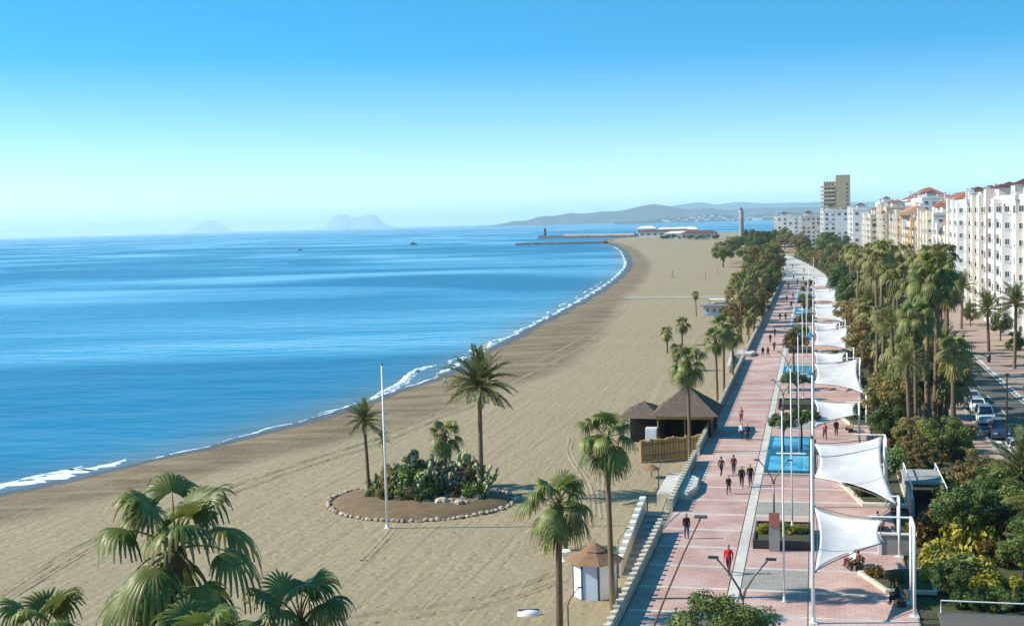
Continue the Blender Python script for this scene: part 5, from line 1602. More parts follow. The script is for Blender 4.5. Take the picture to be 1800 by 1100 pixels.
for k in range(4):
    obj('aerial', MB().tube([(1+k*2.2, 3+k*2, 49.2), (1+k*2.2, 3+k*2, 53+k % 2*2)], 0.12, 5).mesh('aerial', ['grey_metal']), t)

# lighthouse, harbour and moles
t = thing('lighthouse', 'slim pale lighthouse tower rising above the dark trees', 'lighthouse', (-62.5, 1130, -1))
obj('shaft', MB().lathe([(2.6, 0), (2.3, 6), (2.0, 20), (1.9, 28)], 12).mesh('shaft', ['wall_grey'], True), t)
obj('gallery', MB().lathe([(2.0, 28.01), (2.7, 28.4), (2.7, 29)], 12).mesh('gallery', ['kiosk_white']), t)
obj('lantern', MB().lathe([(1.3, 29.01), (1.3, 31), (1.5, 31.1), (0.2, 32.4)], 10).mesh('lantern', ['grey_metal']), t)


def mole(pts, w, h, name, label, seed):
    rg = random.Random(seed); t = thing(name, label, 'breakwater', tuple(pts[0]))
    b = MB(); K = 60
    o0 = Vector(pts[0])
    for i in range(K+1):
        p = Vector(pts[0]).lerp(Vector(pts[1]), i/K)-o0; d = (Vector(pts[1])-Vector(pts[0])).normalized(); s = Vector((-d.y, d.x, 0))
        for (o_, z_) in ((-1.6, -1.5), (-0.8, h*0.6), (-0.4, h), (0.4, h), (0.8, h*0.6), (1.6, -1.5)):
            q = p+s*o_*w*rg.uniform(.8, 1.15); b.v.append((q.x, q.y, z_*rg.uniform(.8, 1.15)))
    for i in range(K):
        for j in range(5):
            a = i*6+j; b.f.append((a, a+1, a+7, a+6)); b.m.append(0)
    obj('rubble', b.mesh('rubble', ['dark_rock']), t)
    return t, o0


m1, o1 = mole((at(908, 431, SEA_Z), at(1066, 428, SEA_Z)), 5, 2.2, 'breakwater', 'near dark rubble breakwater off the end of the beach', 4)
m2, o2 = mole((at(952, 419, SEA_Z), at(1145, 417, SEA_Z)), 7, 4.0, 'harbour_mole', 'longer harbour mole with a small beacon at its tip', 5)
obj('parapet', MB().box(60, -3, 2, 230, 2, 6.0).mesh('parapet', ['concrete']), m2, None, (0, 0, math.atan2((at(1145, 417, SEA_Z)-o2).y, (at(1145, 417, SEA_Z)-o2).x)))
bc = obj('beacon', MB().lathe([(2.2, 2), (1.8, 8), (1.6, 13), (2.2, 13.2), (2.2, 14), (1.0, 16)], 10).mesh('beacon', ['dark_metal'], True), m2, (6, 0, 0))
harb = [(1136, 413, 30, 14, 'wall_white', 'white harbour shed at the seaward end of the quay'), (1168, 416, 70, 10, 'wall_pale', 'long pale harbour building with dark roof'), (1205, 419, 50, 9, 'wall_white', 'low white harbour store beside the brown one'),
        (1228, 421, 40, 10, 'wall_beige', 'brown roofed harbour store before the trees'), (1190, 414, 60, 12, 'wall_beige', 'beige harbour building behind the others')]
for i, (px, py, w_, h_, wl_, lab) in enumerate(harb):
    p = at(px, py, -1.2)
    t = thing('harbour_building', lab, 'building', p)
    obj('wall', MB().box(-w_/2, 0, -1, w_/2, 14, h_*0.7).mesh('wall', [wl_]), t)
    obj('roof', hip_roof(-w_/2, 0, w_/2, 14, h_*0.7+.01, h_*0.3, 1.0).mesh('roof', ['roof_dark' if i % 2 else 'wall_pale']), t)
    for k in range(int(w_/9)):
        obj('window', MB().box(-w_/2+2+k*9, -0.15, h_*0.25, -w_/2+6+k*9, -0.002, h_*0.5).mesh('window', ['pane']), t)
for i in range(16):
    p = at(1165+i*6.5+rg.uniform(-3, 3), 422+rg.uniform(-4, 2), -1.2)
    tree('dark', i, p, rg.uniform(3.5, 6.5), '%s dark tree from the left along the harbour edge' % ('leftmost' if i == 0 else nth(i)), 'trees along the harbour edge', 1.5)
# white villages on the far shore
vill = []
rgv = random.Random(77)
hx = np.array([p[0] for p in HILL_NEAR], float); hy = np.array([p[1] for p in HILL_NEAR], float)
for i in range(44):
    px = 1165+215*i/44+rgv.uniform(-2, 2); top_py = float(smooth_interp(hx, hy, px)[0])
    d = cf+cr*((px-900)/FPX)-cu*((top_py-550)/FPX); hd = math.hypot(d.x, d.y); Hh = max(2.0, CAMH+d.z*8200/hd)
    sl_ = -rgv.uniform(0.12, 0.75)                       # how far down the seaward slope
    rr_ = 8200+sl_*Hh*3.2
    vill.append((d.x/hd*rr_, d.y/hd*rr_, -5+(Hh+5)*(1-abs(sl_)**0.8), rgv.uniform(9, 30), rgv.uniform(6, 11)))
for i, (x, y, z, w_, h_) in enumerate(vill):
    t = thing('far_house', '%s tiny white house from the left on the hazy far shore' % ('leftmost' if i == 0 else nth(i)), 'house', (x, y, z), 0, 'tiny white houses across the bay')
    obj('wall', MB().box(-w_/2, -10, -14, w_/2, 10, h_).mesh('wall', ['wall_white']), t)
    obj('roof', hip_roof(-w_/2, -10, w_/2, 10, h_+.05, h_*0.3, 1).mesh('roof', ['roof_tile']), t)

# ------------------------------------------------------------------ beach buildings
hc = at_y(1208, 677, 134)


def thatch_roof(b, cx, cy, rx, ry, z0, z1, rg, tiers=5, ridge=0.0):
    """Layered thatch: each tier a skirt overlapping the one below."""
    for k in range(tiers):
        f0, f1 = 1-k/tiers, 1-(k+1)/tiers*0.985
        za, zb2 = z0+(z1-z0)*k/tiers-0.10, z0+(z1-z0)*(k+1)/tiers
        n = 6; lo, hi = [], []
        per = []
        for sx, sy, ex, ey in ((-1, -1, 1, -1), (1, -1, 1, 1), (1, 1, -1, 1), (-1, 1, -1, -1)):
            for q in range(n):
                per.append((sx+(ex-sx)*q/n, sy+(ey-sy)*q/n))
        i0 = len(b.v); m_ = len(per)
        for (x, y) in per:
            j = rg.uniform(-.05, .05); b.v.append((cx+x*(rx*f0+0.10)+j, cy+y*(ry*f0+.10)+j, za+rg.uniform(-.05, .03)))
        for (x, y) in per:
            b.v.append((cx+x*rx*f1, cy+y*ry*f1, zb2))
        for q in range(m_):
            q2 = (q+1) % m_; b.f.append((i0+q, i0+q2, i0+m_+q2, i0+m_+q)); b.m.append(0)
    return b


rgh = random.Random(3)
hut = thing('beach_hut', 'brown thatched beach bar hut with dark open front beside the parapet', 'hut', (hc.x, hc.y, -1.6))
he = 4.1                                                 # eaves above the sand
obj('roof', thatch_roof(MB(), 0, 0, 3.45, 3.9, he, hc.z+1.6, rgh, 6).mesh('roof', ['thatch']), hut)
obj('roof_cap', MB().lathe([(0.5, hc.z+1.45), (0.25, hc.z+1.75), (0.05, hc.z+2.1)], 8).mesh('roof_cap', ['thatch']), hut)
for sx in (-2.8, 0, 2.8):
    for sy in (-3.2, 3.2):
        obj('post', MB().tube([(sx, sy, 0), (sx, sy, he+0.15)], 0.11, 8).mesh('post', ['timber']), hut)
obj('counter', MB().box(-2.7, -3.1, 0, 2.7, -2.6, 1.2).mesh('counter', ['timber']), hut)
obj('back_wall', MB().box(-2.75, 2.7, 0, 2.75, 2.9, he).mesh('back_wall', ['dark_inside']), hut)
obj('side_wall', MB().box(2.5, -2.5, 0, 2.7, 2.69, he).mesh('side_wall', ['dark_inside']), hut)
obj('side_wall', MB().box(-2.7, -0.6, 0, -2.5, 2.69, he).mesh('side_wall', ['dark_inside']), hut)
obj('fascia', MB().box(-3.0, -3.42, he-0.5, 3.0, -3.32, he-0.02).mesh('fascia', ['reed']), hut)
an = thing('hut_annex', 'lower grey thatched shelter on the left of the beach bar hut', 'shelter', (hc.x-4.9, hc.y+1.5, -1.6))
obj('roof', thatch_roof(MB(), 0, 0, 2.3, 3.4, 3.5, 4.8, rgh, 4).mesh('roof', ['thatch']), an)
for sx in (-1.9, 1.9):
    for sy in (-2.8, 2.8):
        obj('post', MB().tube([(sx, sy, 0), (sx, sy, 3.55)], 0.09, 8).mesh('post', ['timber']), an)
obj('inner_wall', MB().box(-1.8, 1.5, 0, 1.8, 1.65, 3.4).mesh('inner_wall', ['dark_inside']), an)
fr = thing('white_freezer', 'white box freezer at the left of the hut front', 'freezer', (hc.x-3.5, hc.y-3.4, -1.6))
obj('body', MB().box(-0.6, -0.5, 0, 0.6, 0.5, 2.7).mesh('body', ['plastic_white']), fr)
obj('door', MB().box(-0.52, -0.54, 0.3, 0.52, -0.502, 2.55).mesh('door', ['kiosk_white']), fr)
# reed fence of single bundles
f0, f1 = at(1128, 812, -1.55), at(1236, 800, -1.55)
fence = thing('reed_fence', 'golden reed fence in front of the thatched hut', 'fence', f0)
dv = f1-f0; nb_ = int(dv.length/0.34)
fz = math.atan2(dv.y, dv.x)
reed_me = MB().tube([(0, 0, 0), (0, 0, 2.2)], 0.175, 7).mesh('reed_bundle', ['reed'])
for k in range(nb_+1):
    obj('reed_bundle', reed_me, fence, dv*(k/nb_)+Vector((0, random.uniform(-.03, .03), 0)), (R(random.uniform(-1.5, 1.5)), 0, random.uniform(0, 6)), (1, 1, random.uniform(0.94, 1.06)))
for zz in (0.6, 1.7):
    obj('rail', MB().box(0, -0.22, zz, dv.length, -0.15, zz+0.1).mesh('rail', ['timber']), fence, None, (0, 0, fz))

kp = at(1047, 1044, -1.55)
kio = thing('kiosk', 'white octagonal kiosk with brown tiered roof on the sand', 'kiosk', kp, R(-4))
oct_ = [(1.42*math.cos(R(22.5+45*k)), 1.42*math.sin(R(22.5+45*k))) for k in range(8)]
for k in range(8):
    a, b2 = Vector((*oct_[k], 0)), Vector((*oct_[(k+1) % 8], 0)); mid = (a+b2)/2; L_ = (b2-a).length
    w_ = obj('wall_panel', MB().box(-L_/2+.06, -0.04, 0, L_/2-.06, 0.04, 2.35).mesh('wall_panel', ['kiosk_blue' if k % 2 else 'kiosk_white']), kio, mid, (0, 0, math.atan2(b2.y-a.y, b2.x-a.x)))
    obj('corner_post', MB().box(-0.07, -0.07, 0, 0.07, 0.07, 2.4).mesh('corner_post', ['dark_blue']), kio, a, (0, 0, R(22.5+45*k)))
rb = MB()
for (ra_, za, rb2, zb2) in ((1.95, 2.35, 0.75, 3.0), (0.85, 3.02, 0.12, 3.45)):
    i0 = len(rb.v)
    for r_, z_ in ((ra_, za), (rb2, zb2)):
        for k in range(8):
            rb.v.append((r_*math.cos(R(22.5+45*k)), r_*math.sin(R(22.5+45*k)), z_))
    for k in range(8):
        k2 = (k+1) % 8; rb.f.append((i0+k, i0+k2, i0+8+k2, i0+8+k)); rb.m.append(0)
    rb.f.append(tuple(i0+k for k in reversed(range(8)))); rb.m.append(0); rb.f.append(tuple(i0+8+k for k in range(8))); rb.m.append(0)
obj('roof', rb.mesh('roof', ['thatch_red']), kio)
obj('roof_vent', MB().lathe([(0.62, 2.98), (0.62, 3.08)], 8).mesh('roof_vent', ['dark_inside']), kio)
tb = thing('white_table', 'small white table left of the kiosk roof edge', 'table', at(990, 985, -1.55))
obj('top', MB().lathe([(0.55, 0.7), (0.55, 0.75)], 12).mesh('top', ['plastic_white']), tb)
obj('leg', MB().lathe([(0.3, 0), (0.06, 0.06), (0.05, 0.695)], 8).mesh('leg', ['plastic_white']), tb)
# upturned dinghy
dg = thing('dinghy', 'small white dinghy lying keel up on the sand at the bottom', 'boat', at(931, 1080, -1.55), R(15))
hb = MB(); K = 9
for i in range(K):
    u = i/(K-1); w_ = 0.42*math.sin(math.pi*min(1, 0.18+u*0.82))**0.6; h_ = 0.34*(0.6+0.4*math.sin(math.pi*u))
    for (o_, z_) in ((-1, 0), (-0.85, 0.5), (-0.4, 0.9), (0, 1.0), (0.4, 0.9), (0.85, 0.5), (1, 0)):
        hb.v.append((-0.75+1.5*u, o_*w_, z_*h_))
for i in range(K-1):
    for j in range(6):
        a = i*7+j; hb.f.append((a, a+1, a+8, a+7)); hb.m.append(0)
hb.f.append(tuple(range(6, -1, -1))); hb.f.append(tuple((K-1)*7+j for j in range(7))); hb.m += [0, 0]
obj('hull', hb.mesh('hull', ['plastic_white'], True), dg)
obj('keel', MB().box(-0.7, -0.02, 0.26, 0.6, 0.02, 0.38).mesh('keel', ['dark_blue']), dg)
# brown straw shade and driftwood by the fence
ss = thing('straw_parasol', 'low brown straw parasol on the sand left of the reed fence', 'parasol', at(1145, 838, -1.55))
obj('canopy', MB().lathe([(0.85, 0.75), (0.55, 1.0), (0.08, 1.25)], 10).mesh('canopy', ['thatch_red']), ss)
obj('pole', MB().tube([(0, 0, 0), (0, 0, 1.0)], 0.05, 6).mesh('pole', ['timber']), ss)
# blue and white beach bar
bp = at(1262, 556, -1.5)
bar = thing('beach_bar', 'blue and white flat roofed beach bar far along the sand', 'bar', bp)
obj('wall', MB().box(-3.6, 0, 0, 2.2, 8, 2.5).mesh('wall', ['kiosk_blue']), bar)
obj('blue_panel', MB().box(2.202, -0.1, 0, 4.2, 8, 2.6).mesh('blue_panel', ['dark_blue']), bar)
obj('roof', MB().box(-4.4, -0.9, 2.605, 5.0, 8.8, 2.9).mesh('roof', ['concrete']), bar)
obj('pergola', MB().box(-2.5, 2, 3.9, 3.4, 7, 4.05).box(-2.3, 2.3, 2.905, -2.1, 2.5, 3.895).box(3.0, 2.3, 2.905, 3.2, 2.5, 3.895).mesh('pergola', ['wall_pink']), bar)
for k in range(3):
    obj('window', WIN['s'], bar, (-3.0+k*1.7, 0, 0.9))
struct('boardwalk', MB().box(at(1100, 523, -1.4).x, at(1160, 523, -1.4).y, -1.8, -14, at(1160, 523, -1.4).y+2.4, -1.36).mesh('boardwalk', ['pale_paving']))
shw = [(1182, 487), (1240, 492), (1262, 482)]
for i, (px, py) in enumerate(shw):
    p = at(px, py, -1.5); t = thing('beach_shower', '%s slim shower post on the far sand' % ('leftmost', 'middle', 'rightmost')[i], 'shower', p)
    obj('post', MB().tube([(0, 0, 0), (0, 0, 2.6), (0.5, 0, 2.7)], 0.09, 6).mesh('post', ['timber']), t)
    obj('tray', MB().box(-0.8, -0.8, -0.2, 0.8, 0.8, 0.06).mesh('tray', ['concrete']), t)

# boats on the water
def boat(p, s, rz, label):
    t = thing('boat', label, 'boat', p, rz, None, s)
    b = MB(); K = 9
    for i in range(K):
        u = i/(K-1); w_ = 0.9*math.sin(math.pi*min(1, 0.3+0.7*(1-u)))**0.5 if u < 1 else 0.05
        for (o_, z_) in ((-1, 0.9), (-0.7, 0.1), (0, -0.3), (0.7, 0.1), (1, 0.9)):
            b.v.append((-3+6*u, o_*max(.04, w_), z_+0.4*u*u))
    for i in range(K-1):
        for j in range(4):
            a = i*5+j; b.f.append((a, a+1, a+6, a+5)); b.m.append(0)
        a = i*5; b.f.append((a, a+5, a+9, a+4)); b.m.append(0)
    b.f.append((0, 4, 3, 2, 1)); b.m.append(0)
    obj('hull', b.mesh('hull', ['dark_blue']), t)
    obj('cabin', MB().box(-1.6, -0.55, 0.95, 0.4, 0.55, 2.2).mesh('cabin', ['wall_grey']), t)
    obj('cabin_window', MB().box(0.402, -0.45, 1.5, 0.43, 0.45, 2.0).mesh('cabin_window', ['pane']), t)
    obj('mast', MB().tube([(-0.4, 0, 2.2), (-0.4, 0, 4.2)], 0.05, 5).mesh('mast', ['dark_metal']), t)


boat(at(727, 430, SEA_Z), 1.6, 0.4, 'small dark boat far out on the water, right of the two')
boat(at(528, 440, SEA_Z), 1.2, 2.8, 'tiny grey boat far out on the water, left of the two')

# ------------------------------------------------------------------ cars


def loft_car(kind):
    """Sections along the length; returns body mesh builder and glass pieces."""
    van = kind == 'van'
    b = MB(); L_, W = (4.3, 0.88) if not van else (4.7, 0.92)
    prof = [(-2.15, 0.55, 0.30), (-2.1, 0.88, 0.24), (-1.3, 0.98, 0.20), (-0.75, 1.02, 0.20), (0.9, 1.02, 0.20), (1.9, 1.0, 0.22), (2.12, 0.92, 0.26), (2.15, 0.6, 0.32)]
    for (y, zt, zb2) in prof:
        w = W*(0.9 if abs(y) > 2 else 1)
        b.v += [(-w*0.94, -y, zb2), (-w, -y, 0.6), (-w*0.97, -y, zt-.03), (-w*0.6, -y, zt), (w*0.6, -y, zt), (w*0.97, -y, zt-.03), (w, -y, 0.6), (w*0.94, -y, zb2)]
    n = 8
    for i in range(len(prof)-1):
        for j in range(n):
            j2 = (j+1) % n; a = i*n
            b.f.append((a+j, a+j2, a+n+j2, a+n+j)); b.m.append(0)
    b.f.append(tuple(range(n-1, -1, -1))); b.f.append(tuple((len(prof)-1)*n+j for j in range(n))); b.m += [0, 0]
    # roof panel and pillars
    H = 1.46 if not van else 1.85
    y0, y1, r0_, r1_ = -1.05, 1.85, -0.35, 1.45
    wb2, wt = W*0.93, W*0.74
    P = {'fl': (-wb2, -y0, 1.0), 'fr': (wb2, -y0, 1.0), 'bl': (-wb2, -y1, 1.0), 'br': (wb2, -y1, 1.0), 'tfl': (-wt, -r0_, H), 'tfr': (wt, -r0_, H), 'tbl': (-wt, -r1_, H), 'tbr': (wt, -r1_, H)}
    b.poly([P['tfl'], P['tbl'], P['tbr'], P['tfr']]); g = MB()
    b.v += [P[k] for k in ('fl', 'fr', 'bl', 'br', 'tfl', 'tfr', 'tbl', 'tbr')]

    def quad_in(k, inset):
        c = [Vector(P[q]) for q in k]; m_ = sum(c, Vector())/4
        return [m_+(p-m_)*inset for p in c]
    glass = {}
    for nm, ks in (('windscreen', ('fl', 'fr', 'tfr', 'tfl')), ('rear_window', ('br', 'bl', 'tbl', 'tbr')), ('side_window', ('fl', 'tfl', 'tbl', 'bl')), ('side_window_', ('br', 'tbr', 'tfr', 'fr'))):
        o_ = [Vector(P[q]) for q in ks]; i_ = quad_in(ks, 0.86)
        for q in range(4):
            q2 = (q+1) % 4; b.poly([o_[q], o_[q2], i_[q2], i_[q]])
        gb = MB(); gb.poly(i_); glass[nm] = gb
    return b, glass


wheel_t = MB().lathe([(0.18, -0.1), (0.31, -0.11), (0.33, -0.06), (0.33, 0.06), (0.31, 0.11), (0.18, 0.1)], 18).mesh('tyre', ['tyre'], True)
wheel_r = MB().lathe([(0.17, -0.105), (0.2, 0.0), (0.17, 0.105)], 14).mesh('rim', ['rim'])
CARB = {k: loft_car(k) for k in ('car', 'van')}
CARG = {k: {n_: g_.mesh(n_.rstrip('_'), ['car_glass']) for n_, g_ in CARB[k][1].items()} for k in CARB}
hl = MB().box(-0.18, 0, 0, 0.18, 0.04, 0.14).mesh('headlight', ['head_glass']); tl = MB().box(-0.14, -0.04, 0, 0.14, 0, 0.2).mesh('tail_light', ['tail_glass'])


def car(kind, paint, loc, rz, label):
    t = thing('parked_car', label, 'car', loc, rz, 'cars along the road')
    obj('body', CARB[kind][0].mesh('body', [paint]), t)
    for n_, me in CARG[kind].items():
        obj(n_.rstrip('_'), me, t)
    for sx in (-1, 1):
        for yy in (1.35, -1.3):
            w = obj('wheel', wheel_t, t, (sx*0.8, yy, 0.33), (0, R(90), 0)); obj('rim', wheel_r, w)
        obj('headlight', hl, t, (sx*0.58, 2.13, 0.66)); obj('tail_light', tl, t, (sx*0.62, -2.13, 0.72))
    for sx in (-1, 1):
        obj('mirror', MB().box(sx*0.98-.1, 0.82, 0.98, sx*0.98+.1, 0.92, 1.12).mesh('mirror', [paint]), t)
    return t


cars = [('car', 'car_white', (1788, 800), 'nearest white parked car, cut by the right edge'), ('van', 'car_blue', (1757, 768), 'dark blue parked car behind the nearest white one'),
        ('van', 'car_white', (1731, 742), 'white parked van between the blue car and palm'), ('car', 'car_white', (1718, 722), 'white parked car half under the dark date palm'), ('car', 'car_silver', (1708, 708), 'silver parked car at the far end of the parked row')]
for kd, pt, px, lab in cars:
    p = at(*px, 0.0); car(kd, pt, (p.x, p.y, 0.0), math.pi+R(random.uniform(-3, 3)), lab)
for i, (x, y, pt) in enumerate(((22.4, 262, 'car_white'), (22.6, 300, 'car_black'), (19.0, 330, 'car_silver'))):
    car('car', pt, (x, y, 0), 0 if x > 21 else math.pi, '%s car driving on the distant stretch of road' % nth(i))
lamp2 = thing('road_lamp', 'slim dark lamp post at the kerb beside the parked cars', 'lamp', at(1770, 790, 0.1))
obj('post', MB().tube([(0, 0, 0), (0, 0, 7.2)], [0.1, 0.06], 8).mesh('post', ['dark_metal']), lamp2)
obj('lamp_head', MB().box(-0.15, -0.5, 7.2, 0.15, 0.2, 7.34).mesh('lamp_head', ['dark_metal']), lamp2)
for i in range(5):
    y = 165+i*34; t = thing('litter_bin', '%s dark litter bin on the kerb across the road' % nth(i), 'bin', (25.4, y, 0.125), 0, 'bins across the road')
    obj('drum', MB().lathe([(0.25, 0), (0.32, 0.9), (0.28, 1.0)], 10).mesh('drum', ['dark_metal']), t); obj('lid', MB().lathe([(0.34, 1.0), (0.3, 1.12), (0.05, 1.2)], 10).mesh('lid', ['grey_metal']), t)
gp_ = thing('green_awning', 'green fabric awning over a shopfront at the right edge', 'awning', (33.2, 196, 0.12))
obj('canopy', MB().box(0, 0, 3.0, 3.0, 7, 3.12).box(0, 0, 2.4, 0.05, 7, 2.998).mesh('canopy', ['awning_green']), gp_)
for yy in (0.2, 6.8):
    obj('post', MB().tube([(0.2, yy, 0), (0.2, yy, 2.99)], 0.05, 6).mesh('post', ['white_paint']), gp_)

# benches
bench_seat = MB().box(-0.9, -0.22, 0.40, 0.9, -0.08, 0.45).box(-0.9, -0.05, 0.40, 0.9, 0.09, 0.45).box(-0.9, 0.12, 0.40, 0.9, 0.26, 0.45).mesh('seat', ['timber'])
bench_back = MB().box(-0.9, 0.28, 0.55, 0.9, 0.33, 0.68).box(-0.9, 0.30, 0.74, 0.9, 0.35, 0.87).mesh('backrest', ['timber'])
bench_leg = MB().box(-0.03, -0.22, 0, 0.03, 0.28, 0.398).box(-0.03, 0.24, 0.4, 0.03, 0.30, 0.88).mesh('leg', ['dark_metal'])


def bench(loc, rz, label):
    t = thing('bench', label, 'bench', loc, rz, 'benches along the garden edge')
    obj('seat', bench_seat, t); obj('backrest', bench_back, t)
    for x in (-0.7, 0.7):
        obj('leg', bench_leg, t, (x, 0, 0))


BEN = [((2.35, 83.0, 0.02), R(-70), 'bench with seated people under the first sail'), ((4.3, 93.6, 0.02), R(-80), 'bench with one seated person between the first and second sails'), ((4.55, 75.6, 0.02), R(-75), 'dark bench at the lower right of the paving'),
       ((3.4, 136, 0.02), R(-80), 'bench by the third sail'), ((3.4, 198, 0.02), R(-80), 'far bench by the sixth sail')]
for b_ in BEN:
    bench(*b_)

# ------------------------------------------------------------------ people


def body_mesh(pose):
    """One continuous skinned figure, 1.72 m, facing -Y... sections tagged hair/skin/top/legs/shoes."""
    V, E, Rr, S_ = [], [], [], []

    def v(p, r, s, par=None):
        V.append(Vector(p)); Rr.append(r if hasattr(r, '__len__') else (r, r)); S_.append(s)
        if par is not None:
            E.append((par, len(V)-1))
        return len(V)-1
    sit = pose == 'sit'
    hz_ = 0.52 if sit else 0.93
    pel = v((0, 0, hz_), (0.17, 0.13), 3)
    wst = v((0, 0.0, hz_+0.17), (0.155, 0.12), 2, pel); ch = v((0, 0, hz_+0.36), (0.185, 0.13), 2, wst)
    nb2 = v((0, 0, hz_+0.51), (0.09, 0.075), 2, ch); nk = v((0, -0.01, hz_+0.575), 0.055, 1, nb2)
    jw = v((0, -0.03, hz_+0.645), (0.09, 0.105), 1, nk); hd = v((0, -0.01, hz_+0.74), (0.112, 0.125), 0, jw); v((0, 0, hz_+0.83), (0.07, 0.08), 0, hd)
    v((0, -0.125, hz_+0.675), 0.012, 1, jw)                       # nose
    for s in (-1, 1):
        sw = {'walk': 0.28, 'walk2': -0.28}.get(pose, 0.04)*s
        hip = v((0.095*s, 0, hz_-0.05), 0.11, 3, pel)
        if sit:
            kn = v((0.12*s, -0.42, hz_-0.05), 0.07, 3, hip); an_ = v((0.12*s, -0.44, 0.10), 0.045, 3, kn); v((0.12*s, -0.6, 0.04), 0.038, 4, an_)
        else:
            kn = v((0.10*s, -sw*0.75-0.03, 0.50), 0.08, 3, hip); off = 0.0 if sw > 0 else 0.10*abs(sw)/0.28
            an_ = v((0.10*s, -sw*1.25+off*1.2, 0.09+off*0.3), 0.043, 3, kn); v((0.105*s, -sw*1.25-0.15+off*1.2, 0.035+off*0.15), 0.036, 4, an_)
        sh_ = v((0.185*s, 0, hz_+0.46), 0.068, 2, nb2)
        if sit:
            el = v((0.24*s, -0.05, hz_+0.18), 0.047, 2, sh_); wr = v((0.16*s, -0.28, hz_+0.09), 0.032, 2, el); d = Vector((-0.1*s, -0.95, -0.1))
        else:
            el = v((0.225*s, sw*0.35+0.03, hz_+0.20), 0.055, 2, sh_); wr = v((0.215*s, sw*0.75-0.05, hz_-0.03), 0.032, 2, el); d = Vector((0.0, sw*0.5-0.1, -0.95))
        d.normalize(); pm = v(V[wr]+d*0.075, (0.038, 0.022), 1, wr)
        sd = Vector((0, 1, 0)) if not sit else Vector((1, 0, 0))
        for k, ln in enumerate((0.075, 0.088, 0.082, 0.065)):
            f1_ = v(V[pm]+sd*(0.022*(k-1.5))+d*0.045, 0.009, 1, pm); v(V[f1_]+d*(ln-0.03)+Vector((-0.012*s, -.01, 0)), 0.0075, 1, f1_)
        th_ = v(V[wr]+d*0.04-sd*0.045, 0.010, 1, wr); v(V[th_]+d*0.035-sd*0.012, 0.008, 1, th_)
    me = bpy.data.meshes.new('figure'); me.from_pydata([tuple(p) for p in V], E, [])
    o = bpy.data.objects.new('figure', me); COL.objects.link(o)
    bpy.context.view_layer.objects.active = o; o.select_set(True)
    bpy.ops.object.modifier_add(type='SKIN')
    sv = me.skin_vertices[0].data
    for i, r_ in enumerate(Rr):
        sv[i].radius = r_; sv[i].use_root = (i == 0)
    o.modifiers[0].use_smooth_shade = True
    sm = o.modifiers.new('sub', 'SUBSURF'); sm.levels = 1; sm.render_levels = 1
    dg_ = bpy.context.evaluated_depsgraph_get(); dg_.update()
    out = bpy.data.meshes.new_from_object(o.evaluated_get(dg_)); out.name = 'body'
    seg = [(V[a], V[b], S_[b]) for a, b in E]
    idx = []
    for p in out.polygons:
        c = p.center; best = None
        for a, b, s in seg:
            ab = b-a; t_ = max(0, min(1, (c-a).dot(ab)/max(1e-9, ab.length_squared)))
            dd = (c-(a+ab*t_)).length
            if best is None or dd < best[0]:
                best = (dd, s)
        s = best[1]
        if s == 0 and c.y < -0.05 and c.z < hz_+0.77:
            s = 1
        if s == 1 and c.y > 0.02 and c.z > hz_+0.60:
            s = 0
        idx.append(s)
    out.materials.clear()
    for k in range(5):
        out.materials.append(None)
    out.polygons.foreach_set('material_index', idx); out.update()
    bpy.data.objects.remove(o)
    return out


BODY = {p: body_mesh(p) for p in ('stand', 'walk', 'walk2', 'sit')}


def person(loc, pose, rz, top, legs, label, hair='hair_dark', s=1.0):
    o = obj('person', BODY[pose], None, loc, (0, 0, rz), s)
    for k, m_ in enumerate((hair, 'skin', top, legs, 'shoe')):
        o.material_slots[k].link = 'OBJECT'; o.material_slots[k].material = M[m_]
    tag(o, label, 'person', 'people on the promenade')


